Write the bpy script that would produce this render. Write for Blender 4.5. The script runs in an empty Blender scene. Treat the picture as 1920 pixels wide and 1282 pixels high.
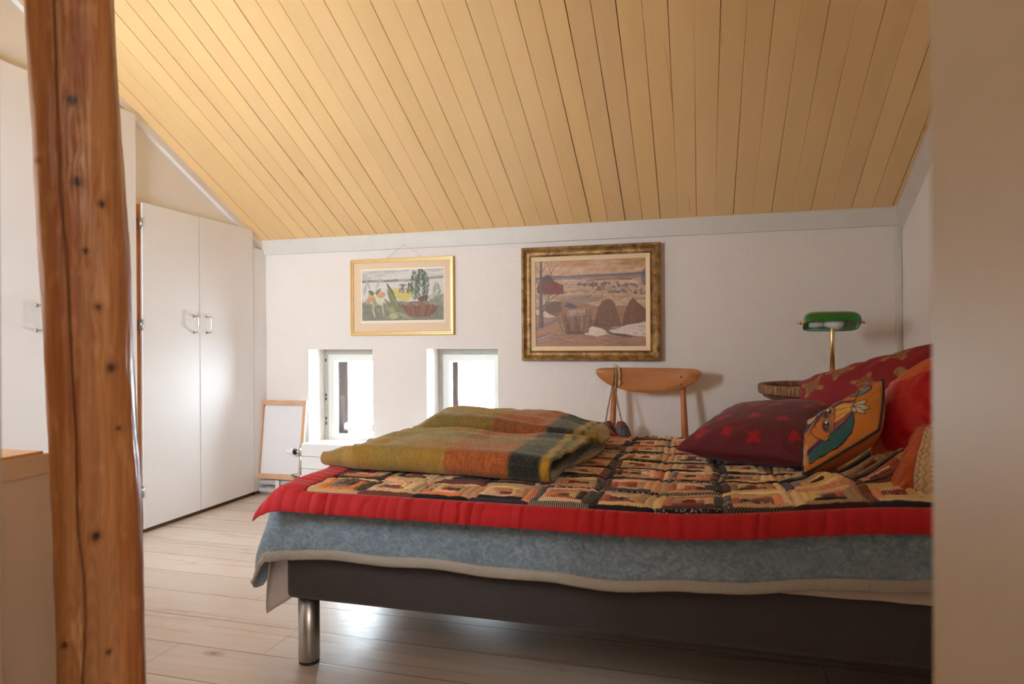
import bpy, bmesh, math, random
import numpy as np
from mathutils import Vector, Matrix

random.seed(7)
RNG = np.random.RandomState(11)
SC = bpy.context.scene
COL = SC.collection
PI = math.pi

# ------------------------------------------------------------------ room sizes (metres)
XL, XR, YB, YF = -2.561, 0.914, 3.498, 0.5       # left wall, right wall, back wall, front wall (room faces)
SLOPE = 0.511                                     # rise of the sloped ceiling towards the front
ZK = 1.502                                        # ceiling height at the back wall
BEDT = 0.52                                       # top of the quilt
def zceil(y): return ZK + SLOPE * (YB - y)

# ------------------------------------------------------------------ small numeric helpers
def s2l(c):
    c = np.asarray(c, float) / 255.0
    return np.where(c <= 0.04045, c / 12.92, ((c + 0.055) / 1.055) ** 2.4)

def rgb(r, g, b, k=1.0):
    v = s2l((r, g, b)) * k
    return (float(v[0]), float(v[1]), float(v[2]))

_T = np.random.RandomState(3).rand(256, 256)
def vnoise(x, y, seed=0):
    x = np.asarray(x, float) + seed * 17.31; y = np.asarray(y, float) + seed * 9.77
    xi = np.floor(x).astype(int); yi = np.floor(y).astype(int)
    fx = x - xi; fy = y - yi
    fx = fx * fx * (3 - 2 * fx); fy = fy * fy * (3 - 2 * fy)
    a = _T[xi & 255, yi & 255]; b = _T[(xi + 1) & 255, yi & 255]
    c = _T[xi & 255, (yi + 1) & 255]; d = _T[(xi + 1) & 255, (yi + 1) & 255]
    return (a * (1 - fx) + b * fx) * (1 - fy) + (c * (1 - fx) + d * fx) * fy
def fbm(x, y, seed=0, o=4):
    t = 0; a = 0.5
    for i in range(o):
        t = t + a * vnoise(x, y, seed + i * 3); x = np.asarray(x) * 2.03; y = np.asarray(y) * 2.03; a *= 0.5
    return t / (1 - 0.5 ** o)
def sstep(a, b, x):
    t = np.clip((np.asarray(x, float) - a) / (b - a), 0, 1)
    return t * t * (3 - 2 * t)

# ------------------------------------------------------------------ objects, parts, tags
ORG = {}
def tag(o, label=None, cat=None, group=None, kind=None):
    if label: o['label'] = label
    if cat: o['category'] = cat
    if group: o['group'] = group
    if kind: o['kind'] = kind
    return o

def thing(name, label, cat, loc, group=None):
    o = bpy.data.objects.new(name, None)
    COL.objects.link(o); o.location = loc; o.empty_display_size = 0.05
    ORG[o.name] = Vector(loc)
    return tag(o, label, cat, group)

def link(name, me, parent=None, loc=None):
    o = bpy.data.objects.new(name, me); COL.objects.link(o)
    if parent is not None:
        o.parent = parent; org = ORG[parent.name]
    else:
        org = Vector(loc) if loc is not None else Vector((0, 0, 0))
        o.location = org
    if org.length > 0: me.transform(Matrix.Translation(-org))
    ORG[o.name] = org
    return o

def mesh(name, verts, faces, mat, parent=None, smooth=True, col=None, loc=None, mats=None, fmat=None):
    """verts in world metres; col = one linear rgb per vertex"""
    me = bpy.data.meshes.new(name)
    me.from_pydata([tuple(map(float, v)) for v in verts], [], [tuple(map(int, f)) for f in faces])
    if mats:
        for m in mats: me.materials.append(m)
        if fmat is not None: me.polygons.foreach_set('material_index', np.asarray(fmat, np.int32))
    else:
        me.materials.append(mat)
    if smooth: me.polygons.foreach_set('use_smooth', np.ones(len(me.polygons), bool))
    if col is not None:
        a = me.color_attributes.new('Col', 'FLOAT_COLOR', 'POINT')
        c = np.ones((len(verts), 4), np.float32); c[:, :3] = col
        a.data.foreach_set('color', c.ravel())
    me.update()
    return link(name, me, parent, loc)

def gridfaces(nr, nc, closeu=False, flip=False, off=0):
    r, c = np.meshgrid(np.arange(nr - 1), np.arange(nc if closeu else nc - 1), indexing='ij')
    c2 = (c + 1) % nc
    q = np.stack([r * nc + c, r * nc + c2, (r + 1) * nc + c2, (r + 1) * nc + c], -1).reshape(-1, 4) + off
    return q[:, ::-1] if flip else q

def sheet(name, P, mat, parent=None, col=None, flip=False, thick=0, loc=None, smooth=True, off=-1):
    """P = (rows, cols, 3) grid"""
    nr, nc = P.shape[:2]
    o = mesh(name, P.reshape(-1, 3), gridfaces(nr, nc, flip=flip), mat, parent, smooth,
             None if col is None else col.reshape(-1, 3), loc)
    if thick:
        m = o.modifiers.new('thickness', 'SOLIDIFY'); m.thickness = thick; m.offset = off
    return o

class MB:
    """collects shapes of ONE mesh"""
    def __init__(s): s.v = []; s.f = []; s.sm = []
    def add(s, v, f, sm=True):
        o = len(s.v); s.v += [tuple(map(float, p)) for p in v]
        s.f += [tuple(int(i) + o for i in q) for q in f]; s.sm += [sm] * len(f); return s
    def box(s, lo, hi, bev=0.0, seg=2):
        bm = bmesh.new(); bmesh.ops.create_cube(bm, size=1)
        lo = Vector(lo); hi = Vector(hi); c = (lo + hi) / 2; d = hi - lo
        for v in bm.verts: v.co = Vector((v.co.x * d.x, v.co.y * d.y, v.co.z * d.z)) + c
        if bev > 0: bmesh.ops.bevel(bm, geom=bm.edges[:], offset=min(bev, 0.45 * min(d)), segments=seg, profile=0.6, affect='EDGES')
        bm.verts.index_update()
        s.add([v.co[:] for v in bm.verts], [[v.index for v in f.verts] for f in bm.faces], False); bm.free(); return s
    def tube(s, pts, r, n=12, cap=True, sq=None):
        pts = [Vector(p) for p in pts]; rs = r if hasattr(r, '__len__') else [r] * len(pts)
        t0 = (pts[1] - pts[0]).normalized()
        up = Vector((0, 0, 1)) if abs(t0.z) < 0.9 else Vector((1, 0, 0))
        nx = t0.cross(up).normalized(); V = []
        for i, p in enumerate(pts):
            t = (pts[min(i + 1, len(pts) - 1)] - pts[max(i - 1, 0)]).normalized()
            nx = (nx - t * nx.dot(t)).normalized(); ny = t.cross(nx)
            for k in range(n):
                a = 2 * PI * k / n
                V.append(p + (nx * math.cos(a) + ny * math.sin(a)) * rs[i])
        F = [list(q) for q in gridfaces(len(pts), n, True)]
        if cap: F += [list(range(n))[::-1], list(range((len(pts) - 1) * n, len(pts) * n))]
        return s.add(V, F)
    def lathe(s, c, prof, n=32, axis='z', arc=None):
        """prof = [(radius, height)]"""
        V = []
        for r, h in prof:
            for k in range(n):
                a = 2 * PI * k / n; x, y = r * math.cos(a), r * math.sin(a)
                p = {'z': (x, y, h), 'x': (h, x, y), 'y': (y, h, x)}[axis]
                V.append((c[0] + p[0], c[1] + p[1], c[2] + p[2]))
        return s.add(V, gridfaces(len(prof), n, True, flip=False))
    def extr(s, poly, axis, a, b):
        """polygon of 2-D points extruded along axis between a and b"""
        n = len(poly)
        mk = {'x': lambda p, t: (t, p[0], p[1]), 'y': lambda p, t: (p[0], t, p[1]), 'z': lambda p, t: (p[0], p[1], t)}[axis]
        V = [mk(p, a) for p in poly] + [mk(p, b) for p in poly]
        F = [list(range(n))[::-1], [n + i for i in range(n)]] + [[i, (i + 1) % n, n + (i + 1) % n, n + i] for i in range(n)]
        return s.add(V, F, False)
    def build(s, name, mat, parent=None, loc=None, bevel=0, autosmooth=True):
        o = mesh(name, s.v, s.f, mat, parent, False, None, loc)
        me = o.data
        bm = bmesh.new(); bm.from_mesh(me); bmesh.ops.recalc_face_normals(bm, faces=bm.faces[:]); bm.to_mesh(me); bm.free()
        me.polygons.foreach_set('use_smooth', np.array(s.sm, bool))
        if bevel:
            m = o.modifiers.new('edge', 'BEVEL'); m.width = bevel; m.segments = 2; m.limit_method = 'ANGLE'; m.angle_limit = 0.7
        return o

def frame_mb(mb, x0, x1, z0, z1, prof):
    """mitred picture / window frame on a y-plane. prof = [(inset, y)] outline of the moulding"""
    n = len(prof); V = []
    for (cx, cz, sx, sz) in ((x0, z0, 1, 1), (x1, z0, -1, 1), (x1, z1, -1, -1), (x0, z1, 1, -1)):
        for ins, y in prof: V.append((cx + sx * ins, y, cz + sz * ins))
    F = []
    for k in range(4):
        k2 = (k + 1) % 4
        for i in range(n):
            j = (i + 1) % n
            F.append((k * n + i, k2 * n + i, k2 * n + j, k * n + j))
    return mb.add(V, F, False)

def struct(name, mb, mat, **k):
    o = mb.build(name, mat, **k); o['kind'] = 'structure'; return o

# ------------------------------------------------------------------ materials
class NT:
    def __init__(s, name):
        s.m = bpy.data.materials.new(name); s.m.use_nodes = True
        s.t = s.m.node_tree; s.b = s.t.nodes['Principled BSDF']; s.o = s.t.nodes['Material Output']
        s._tc = None
    def n(s, typ, **k):
        nd = s.t.nodes.new(typ)
        for a, v in k.items():
            if a.startswith('i_'):
                key = a[2:]; key = int(key) if key.isdigit() else key.replace('_', ' ')
                s.set(nd.inputs[key], v)
            else: setattr(nd, a, v)
        return nd
    def set(s, sock, v):
        if hasattr(v, 'is_output') or isinstance(v, bpy.types.NodeSocket): s.t.links.new(v, sock)
        elif isinstance(v, (tuple, list)) and len(v) == 3 and sock.type == 'RGBA': sock.default_value = (*v, 1)
        else: sock.default_value = v
    def coord(s, scale=(1, 1, 1)):
        if s._tc is None: s._tc = s.n('ShaderNodeTexCoord')
        if scale == (1, 1, 1): return s._tc.outputs['Object']
        mp = s.n('ShaderNodeMapping'); s.set(mp.inputs['Vector'], s._tc.outputs['Object']); mp.inputs['Scale'].default_value = scale
        return mp.outputs[0]
    def noise(s, scale, detail=4, rough=0.55, sc=(1, 1, 1), dist=0.0, vec=None):
        nd = s.n('ShaderNodeTexNoise', i_Scale=scale, i_Detail=detail, i_Roughness=rough, i_Distortion=dist)
        s.set(nd.inputs['Vector'], vec if vec is not None else s.coord(sc)); return nd.outputs['Fac']
    def vor(s, scale, sc=(1, 1, 1), feature='F1', out='Distance', rnd=1.0, vec=None):
        nd = s.n('ShaderNodeTexVoronoi', feature=feature, i_Scale=scale, i_Randomness=rnd)
        s.set(nd.inputs['Vector'], vec if vec is not None else s.coord(sc)); return nd.outputs[out]
    def ramp(s, f, stops, interp='LINEAR'):
        nd = s.n('ShaderNodeValToRGB'); s.set(nd.inputs[0], f); cr = nd.color_ramp; cr.interpolation = interp
        while len(cr.elements) < len(stops): cr.elements.new(0.5)
        for e, (p, c) in zip(cr.elements, stops):
            e.position = p; e.color = (*c, 1) if isinstance(c, (tuple, list)) else (c, c, c, 1)
        return nd.outputs[0]
    def mix(s, f, a, b, mode='MIX'):
        nd = s.n('ShaderNodeMix', data_type='RGBA', blend_type=mode)
        s.set(nd.inputs[0], f); s.set(nd.inputs[6], a); s.set(nd.inputs[7], b); return nd.outputs[2]
    def math(s, op, a, b=None, c=None):
        nd = s.n('ShaderNodeMath', operation=op); s.set(nd.inputs[0], a)
        if b is not None: s.set(nd.inputs[1], b)
        if c is not None: s.set(nd.inputs[2], c)
        return nd.outputs[0]
    def mr(s, v, a, b, c=0.0, d=1.0):
        nd = s.n('ShaderNodeMapRange', interpolation_type='SMOOTHSTEP'); s.set(nd.inputs[0], v)
        for i, x in enumerate((a, b, c, d)): nd.inputs[i + 1].default_value = x
        return nd.outputs[0]
    def attr(s, name='Col'):
        return s.n('ShaderNodeAttribute', attribute_name=name).outputs['Color']
    def xyz(s):
        nd = s.n('ShaderNodeSeparateXYZ'); s.set(nd.inputs[0], s.coord()); return nd.outputs
    def bump(s, h, strength=0.3, dist=0.01, normal=None):
        nd = s.n('ShaderNodeBump', i_Strength=strength, i_Distance=dist); s.set(nd.inputs['Height'], h)
        if normal is not None: s.set(nd.inputs['Normal'], normal)
        s.set(s.b.inputs['Normal'], nd.outputs[0]); return nd.outputs[0]
    def p(s, **k):
        for a, v in k.items():
            s.set(s.b.inputs[a.replace('_', ' ')], v)
        return s

def M(name, base=None, rough=0.6, spec=0.4, metal=0.0, attr=False, var=None, bump=None, sheen=0, coat=0, sc=(1, 1, 1), sheen_tint=None):
    t = NT(name); c = t.attr() if attr else base
    if var:
        f = t.noise(var[0], 5, 0.6, var[2] if len(var) > 2 else (1, 1, 1))
        c = t.mix(1.0, c, t.ramp(f, [(0.25, 1 - var[1]), (0.75, 1 + var[1] * 0.6)]), 'MULTIPLY')
    t.p(Base_Color=c, Roughness=rough, Metallic=metal, Specular_IOR_Level=spec)
    if bump:
        h = t.noise(bump[0], 4, 0.6, bump[3] if len(bump) > 3 else (1, 1, 1)); t.bump(h, bump[1], bump[2])
    if sheen:
        t.p(Sheen_Weight=sheen, Sheen_Roughness=0.45)
        if sheen_tint: t.p(Sheen_Tint=(*sheen_tint, 1))
    if coat: t.p(Coat_Weight=coat, Coat_Roughness=0.12)
    return t.m

def mat_plaster(name, base):
    t = NT(name)
    n1 = t.noise(3.0, 5, 0.6); n2 = t.noise(40, 5, 0.65, (1, 1, 1), 0.8); n3 = t.noise(9, 4, 0.6, (1.2, 1, 0.9), 1.6)
    c = t.mix(t.ramp(n1, [(0.3, 0.0), (0.75, 1.0)]), base, tuple(x * 0.955 for x in base))
    h = t.math('ADD', t.math('MULTIPLY', n2, 0.55), n3)
    t.bump(h, 0.42, 0.012)
    t.p(Base_Color=c, Roughness=0.75, Specular_IOR_Level=0.25); return t.m

def mat_ceiling():
    t = NT('painted_boards')
    base = t.mix(1.0, t.attr(), t.ramp(t.noise(1.0, 4, 0.6, (5.0, 1.3, 1.3)), [(0.3, (0.95, 0.94, 0.91)), (0.7, (1.02, 1.02, 1.03))]), 'MULTIPLY')
    # resin bleeding through the paint, in streaks along the boards
    sm = t.ramp(t.noise(1.0, 6, 0.62, (26, 2.2, 2.2), 0.8), [(0.66, 0.0), (0.78, 1.0)])
    sw = t.ramp(t.noise(0.9, 2, 0.5), [(0.52, 0.0), (0.66, 1.0)])
    base = t.mix(t.math('MULTIPLY', t.math('MULTIPLY', sm, sw), 0.75), base, rgb(196, 128, 58))
    kd = t.vor(1.0, (11.33, 2.6, 2.6)); ck = t.vor(1.0, (11.33, 2.6, 2.6), out='Color')
    sp = t.n('ShaderNodeSeparateColor'); t.set(sp.inputs[0], ck)
    on = t.math('GREATER_THAN', sp.outputs[0], 0.72)
    ring = t.math('MULTIPLY', t.mr(kd, 0.045, 0.12, 1, 0), on)
    base = t.mix(t.math('MULTIPLY', ring, 0.6), base, rgb(178, 112, 52))
    dot = t.math('MULTIPLY', t.mr(kd, 0.012, 0.03, 1, 0), t.math('GREATER_THAN', sp.outputs[1], 0.86))
    base = t.mix(t.math('MULTIPLY', dot, 0.8), base, rgb(70, 40, 20))
    h = t.noise(1.0, 5, 0.6, (60, 4, 4), 0.4)
    t.bump(h, 0.16, 0.004)
    t.p(Base_Color=base, Roughness=0.42, Specular_IOR_Level=0.45); return t.m

def mat_floor():
    t = NT('whitewashed_pine'); X = t.xyz(); x, y = X[0], X[1]
    q = t.math('DIVIDE', t.math('ADD', y, 10 * 0.1735 - 1.654), 0.1735)
    idx = t.math('FLOOR', q); fr = t.math('FRACT', q)
    wn = t.n('ShaderNodeTexWhiteNoise', noise_dimensions='1D'); t.set(wn.inputs['W'], idx); rv = wn.outputs['Value']
    cv = t.n('ShaderNodeCombineXYZ'); t.set(cv.inputs[0], t.math('ADD', x, t.math('MULTIPLY', rv, 31.0))); t.set(cv.inputs[1], y); t.set(cv.inputs[2], t.math('MULTIPLY', rv, 7.0))
    mp = t.n('ShaderNodeMapping'); t.set(mp.inputs[0], cv.outputs[0]); mp.inputs['Scale'].default_value = (1.1, 22, 1)
    g = t.noise(1.0, 6, 0.62, dist=1.1, vec=mp.outputs[0])
    base = t.ramp(g, [(0.25, rgb(194, 174, 157)), (0.5, rgb(206, 192, 179)), (0.75, rgb(216, 205, 195))])
    tone = t.ramp(rv, [(0.0, (0.88, 0.86, 0.83)), (1.0, (1.06, 1.05, 1.05))])
    base = t.mix(1.0, base, tone, 'MULTIPLY')
    worn = t.ramp(t.noise(1.7, 4, 0.6), [(0.45, 0.0), (0.7, 1.0)])
    base = t.mix(t.math('MULTIPLY', worn, 0.28), base, rgb(190, 152, 120))
    # knots
    mk = t.n('ShaderNodeMapping'); t.set(mk.inputs[0], cv.outputs[0]); mk.inputs['Scale'].default_value = (2.6, 5.2, 1)
    kd = t.vor(1.0, vec=mk.outputs[0]); kc = t.vor(1.0, vec=mk.outputs[0], out='Color')
    sp = t.n('ShaderNodeSeparateColor'); t.set(sp.inputs[0], kc)
    on = t.math('GREATER_THAN', sp.outputs[0], 0.55)
    base = t.mix(t.math('MULTIPLY', t.math('MULTIPLY', t.mr(kd, 0.05, 0.13, 1, 0), on), 0.55), base, rgb(150, 104, 70))
    base = t.mix(t.math('MULTIPLY', t.math('MULTIPLY', t.mr(kd, 0.012, 0.05, 1, 0), on), 0.8), base, rgb(84, 58, 44))
    # seams between planks and board ends
    e = t.math('MINIMUM', fr, t.math('SUBTRACT', 1.0, fr))
    seam = t.mr(e, 0.006, 0.017, 1, 0)
    xf = t.math('FRACT', t.math('ADD', t.math('DIVIDE', x, 2.7), t.math('MULTIPLY', rv, 5.0)))
    se = t.math('MAXIMUM', seam, t.mr(xf, 0.0005, 0.0012, 1, 0))
    base = t.mix(t.math('MULTIPLY', se, 0.85), base, rgb(120, 78, 48))
    h = t.math('SUBTRACT', t.math('MULTIPLY', g, 0.25), se)
    t.bump(h, 0.25, 0.004)
    t.p(Base_Color=base, Roughness=t.mr(g, 0.2, 0.8, 0.24, 0.4), Specular_IOR_Level=0.5, Coat_Weight=0.25, Coat_Roughness=0.22); return t.m

def mat_wood(name, a, b, sc=(3, 3, 40), rough=0.45, scale=1.0, coat=0.0, spec=0.4):
    t = NT(name); g = t.noise(scale, 6, 0.62, sc, 0.7)
    t.p(Base_Color=t.ramp(g, [(0.28, a), (0.72, b)]), Roughness=rough, Specular_IOR_Level=spec, Coat_Weight=coat, Coat_Roughness=0.15)
    t.bump(g, 0.12, 0.003); return t.m

def mat_glass(name, tint=(1, 1, 1), gloss=0.06):
    t = NT(name)
    tr = t.n('ShaderNodeBsdfTransparent', i_Color=tint); gl = t.n('ShaderNodeBsdfGlossy', i_Roughness=0.02)
    mx = t.n('ShaderNodeMixShader'); mx.inputs[0].default_value = gloss
    t.t.links.new(tr.outputs[0], mx.inputs[1]); t.t.links.new(gl.outputs[0], mx.inputs[2]); t.t.links.new(mx.outputs[0], t.o.inputs['Surface'])
    return t.m

# ------------------------------------------------------------------ material library
WALL = mat_plaster('plaster_white', (0.79, 0.74, 0.695))
BOARD = M('white_board', (0.80, 0.775, 0.75), 0.5, var=(6, 0.03))
DOORW = M('door_paint', (0.82, 0.81, 0.81), 0.42, 0.4, var=(3, 0.03))
TRIM = M('trim_paint', (0.66, 0.64, 0.59), 0.45, var=(14, 0.05), bump=(60, 0.08, 0.003))
TRIMG = M('trim_grey', (0.60, 0.56, 0.51), 0.5, var=(14, 0.06), bump=(60, 0.08, 0.003))
JAMB = M('jamb_paint', (0.37, 0.285, 0.195), 0.5, var=(7, 0.06))
DARKGAP = M('dark_gap', (0.05, 0.03, 0.02), 0.9)
PLINTH = mat_wood('plinth_wood', rgb(74, 44, 26), rgb(104, 66, 40), (30, 3, 30))
EDGEW = mat_wood('orange_edge_wood', rgb(186, 112, 50), rgb(212, 140, 70), (60, 60, 4))
CHROME = M('nickel', (0.62, 0.60, 0.57), 0.25, metal=1.0)
BRASS = M('brass', (0.80, 0.58, 0.26), 0.24, metal=1.0)
STEEL = M('brushed_steel', (0.50, 0.50, 0.50), 0.34, metal=1.0, var=(1, 0.08, (140, 140, 2)))
BLACKR = M('black_rubber', (0.02, 0.02, 0.02), 0.6)
WINW = M('window_paint', (0.60, 0.60, 0.56), 0.4, var=(20, 0.04))
WINF = M('window_frame_paint', (0.42, 0.39, 0.34), 0.5, var=(26, 0.10), bump=(50, 0.1, 0.003))
GLASS = mat_glass('pane_glass', (0.97, 0.985, 0.98))
RADW = M('radiator_enamel', (0.82, 0.82, 0.82), 0.3)
PIPEW = M('pipe_paint', (0.70, 0.68, 0.64), 0.4, var=(20, 0.06))

# ------------------------------------------------------------------ the setting
struct('floor', MB().box((XL - 0.1, -1.5, -0.06), (XR + 0.1, YB + 0.1, 0.0)), mat_floor())

# back wall: piers around two small window openings
W1 = (-2.245, -1.825, 0.300, 0.859); W2 = (-1.486, -1.066, 0.300, 0.861)
def wall_with_holes(mb, y0, y1, xa, xb, za, zb, holes):
    """a wall slab with rectangular openings whose corners are a little worn round"""
    xs = sorted({xa, xb} | {h[0] for h in holes} | {h[1] for h in holes})
    zs = sorted({za, zb} | {h[2] for h in holes} | {h[3] for h in holes})
    def inh(x, z): return any(h[0] < x < h[1] and h[2] < z < h[3] for h in holes)
    cell = {}
    for i in range(len(xs) - 1):
        for j in range(len(zs) - 1):
            cell[i, j] = not inh((xs[i] + xs[i + 1]) / 2, (zs[j] + zs[j + 1]) / 2)
    bm = bmesh.new(); vv = {}
    def V(i, j, y):
        if (i, j, y) not in vv: vv[i, j, y] = bm.verts.new((xs[i], y, zs[j]))
        return vv[i, j, y]
    for (i, j), s in cell.items():
        if not s: continue
        for y in (y0, y1): bm.faces.new([V(i, j, y), V(i + 1, j, y), V(i + 1, j + 1, y), V(i, j + 1, y)])
        for di, dj, a, b in ((-1, 0, (i, j), (i, j + 1)), (1, 0, (i + 1, j), (i + 1, j + 1)), (0, -1, (i, j), (i + 1, j)), (0, 1, (i, j + 1), (i + 1, j + 1))):
            if not cell.get((i + di, j + dj), False):
                bm.faces.new([V(*a, y0), V(*b, y0), V(*b, y1), V(*a, y1)])
    bmesh.ops.recalc_face_normals(bm, faces=bm.faces[:])
    bm.verts.index_update()
    mb.add([v.co[:] for v in bm.verts], [[v.index for v in f.verts] for f in bm.faces], False); bm.free(); return mb

struct('wall_back', wall_with_holes(MB(), YB, 3.72, XL - 0.1, XR + 0.1, 0, 1.75, [W1, W2]), WALL, bevel=0.006)
BRICK = NT('outer_brick'); _n = BRICK.noise(18, 5, 0.7)
BRICK.p(Base_Color=BRICK.ramp(_n, [(0.3, rgb(24, 19, 17)), (0.7, rgb(34, 26, 23))]), Roughness=0.9, Specular_IOR_Level=0.0); BRICK.bump(_n, 0.5, 0.01)
struct('wall_outer', wall_with_holes(MB(), 3.735, 3.86, XL - 0.1, XR + 0.1, 0, 1.75, [(-2.188, -1.88, 0.31, 0.80), (-1.430, -1.12, 0.31, 0.80)]), BRICK.m)
struct('wall_left', MB().box((XL - 0.12, YF, 0), (XL, YB + 0.2, 3.6)), BOARD)
struct('wall_right', MB().box((XR, YF, 0), (XR + 0.12, YB + 0.2, 3.6)), BOARD)
# front wall with the doorway the picture is taken through and an unseen opening added to let fill light in
struct('wall_front', wall_with_holes(MB(), 0.2, YF, XL - 0.1, XR + 0.1, 0, 3.2, [(-0.666, 0.147, -0.0, 2.3), (-2.42, -1.80, 1.0, 1.65)]), JAMB, bevel=0.004)
# landing behind the camera
struct('wall_landing', MB().box((-1.4, -1.5, 0), (-1.3, 0.2, 2.5)).box((1.0, -1.5, 0), (1.1, 0.2, 2.5)).box((-1.4, -1.6, 0), (1.1, -1.5, 2.5)), BOARD)
struct('ceiling_landing', MB().box((-1.4, -1.6, 2.45), (1.1, 0.2, 2.55)), BOARD)

# sloped ceiling of painted tongue-and-groove boards, each with its chamfered edge and its own shade of paint
def build_ceiling():
    V, F, C = [], [], []
    p = 0.0882; x0 = -0.0107
    ks = range(int((XL - 0.1 - x0) / p) - 1, int((XR + 0.1 - x0) / p) + 1)
    base = np.array(rgb(234, 197, 140))
    ys = np.linspace(YB + 0.02, YF - 0.02, 14)
    nrm = np.array([0, -SLOPE, -1.0]); nrm /= np.linalg.norm(nrm)
    for k in ks:
        a, b = x0 + k * p, x0 + (k + 1) * p
        r = RNG.rand(6)
        g1 = 0.0004 + 0.0015 * r[0] ** 2; ch = 0.0009
        tone = base * (0.96 + 0.08 * r[1]) * np.array([1, 0.985 + 0.03 * r[2], 0.97 + 0.06 * r[3]])
        prof = [(a + g1, 0.012), (a + g1, ch), (a + g1 + ch, 0.0), (b - g1 - ch, 0.0), (b - g1, ch), (b - g1, 0.012)]
        o = len(V)
        for i, y in enumerate(ys):
            wob = 0.0006 * math.sin(k * 3.1 + y * 2.3)
            for x, d in prof:
                q = np.array([x + wob, y, zceil(y)]) - nrm * d
                V.append(q); C.append(tone)
        for q in gridfaces(len(ys), len(prof), flip=False, off=o): F.append(q)
    o = mesh('ceiling', V, F, mat_ceiling(), None, False, np.array(C)); o['kind'] = 'structure'
    bm = bmesh.new(); bm.from_mesh(o.data); bmesh.ops.recalc_face_normals(bm, faces=bm.faces[:]); bm.to_mesh(o.data); bm.free()
    # roof deck behind the boards, seen as the dark line between them
    q = [(YB + 0.3, zceil(YB + 0.3) + 0.02), (YF - 0.4, zceil(YF - 0.4) + 0.02), (YF - 0.4, zceil(YF - 0.4) + 0.08), (YB + 0.3, zceil(YB + 0.3) + 0.08)]
    struct('roof', MB().extr(q, 'x', XL - 0.12, XR + 0.12), DARKGAP)
build_ceiling()

# trims
q = [(YB, ZK - 0.07), (YB - 0.016, ZK - 0.07), (YB - 0.018, ZK - 0.062), (YB - 0.03, ZK + 0.006), (YB - 0.03, ZK + 0.02), (YB, ZK + 0.02)]
struct('trim_back', MB().extr(q, 'x', XL, XR), TRIM)
def slope_trim(name, xa, xb, drop, mat, inner):
    mb = MB(); V = []
    for y in (YB - 0.002, YF):
        z = zceil(y)
        V += [(xa, y, z + 0.004), (xb, y, z + 0.004), (xb, y, z - inner), (xa, y, z - drop)]
    mb.add(V, [(0, 1, 2, 3), (7, 6, 5, 4), (0, 4, 5, 1), (1, 5, 6, 2), (2, 6, 7, 3), (3, 7, 4, 0)], False)
    return struct(name, mb, mat)
slope_trim('trim_left', XL, XL + 0.016, 0.052, BOARD, 0.042)
slope_trim('trim_right', XR, XR - 0.028, 0.105, TRIMG, 0.02)
struct('trim_corner', MB().box((XR - 0.026, YB - 0.014, 0), (XR - 0.001, YB, ZK - 0.07), 0.003), TRIM)
struct('baseboard_back', MB().box((XL, YB - 0.012, 0), (XR, YB, 0.09), 0.003), TRIM)

# the two windows
def window(name, hole, glass_x, zb):
    x0, x1, z0, z1 = hole
    y = 3.67
    mb = MB()
    frame_mb(mb, x0 + 0.001, x1 - 0.001, z0 - 0.04, z1 - 0.001, [(0, y), (0.033, y), (0.033, y + 0.05), (0, y + 0.05)])
    w = mb.build(name, WINF, bevel=0.002); w['kind'] = 'structure'
    sx0, sx1, sz0, sz1 = x0 + 0.032, x1 - 0.032, 0.288, 0.826
    m = MB(); frame_mb(m, sx0, sx1, sz0, sz1, [(0, y - 0.006), (0.038, y - 0.006), (0.046, y + 0.008), (0.046, y + 0.036), (0, y + 0.036)])
    sash = m.build('sash', WINW, w, bevel=0.0015)
    m = MB().box((sx0 + 0.044, y + 0.014, sz0 + 0.044), (sx1 - 0.044, y + 0.018, sz1 - 0.044))
    m.build('pane', GLASS, w)
    # catch and the small ring of a stay hook
    return w
w1 = window('window_1', W1, None, None)
w2 = window('window_2', W2, None, None)
# hinges, dark and rusty on the first window
m = MB()
for z in (0.40, 0.43, 0.55, 0.575, 0.79):
    m.lathe((W1[0] + 0.012, 3.668, z), [(0.0, -0.010), (0.0045, -0.008), (0.0045, 0.008), (0.0, 0.010)], 10)
m.build('hinge', M('rust', (0.05, 0.035, 0.03), 0.8), w1)
# stay ring standing at the left side of the second window
pts = [(-1.435 + 0.008 * math.cos(a), 3.655, 0.486 + 0.018 * math.sin(a)) for a in np.linspace(0, 2 * PI, 20)]
MB().tube(pts, 0.0028, 8).tube([(-1.435, 3.655, 0.468), (-1.435, 3.664, 0.44)], 0.004, 8).build('stay_ring', WINW, w2)

# ------------------------------------------------------------------ built-in wardrobes along the left wall
def handle(xf, y, z0, z1, parent, mat=CHROME, stand=0.035):
    pts = [(xf, y, z0), (xf + stand - 0.006, y, z0), (xf + stand - 0.002, y, z0 + 0.003), (xf + stand, y, z0 + 0.009),
           (xf + stand, y, z1 - 0.009), (xf + stand - 0.002, y, z1 - 0.003), (xf + stand - 0.006, y, z1), (xf, y, z1)]
    m = MB().tube(pts, 0.0042, 10)
    for z in (z0, z1): m.lathe((xf, y, z), [(0, 0.004), (0.007, 0.003), (0.008, 0.0)], 14, 'x')
    return m.build('handle', mat, parent)

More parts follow.
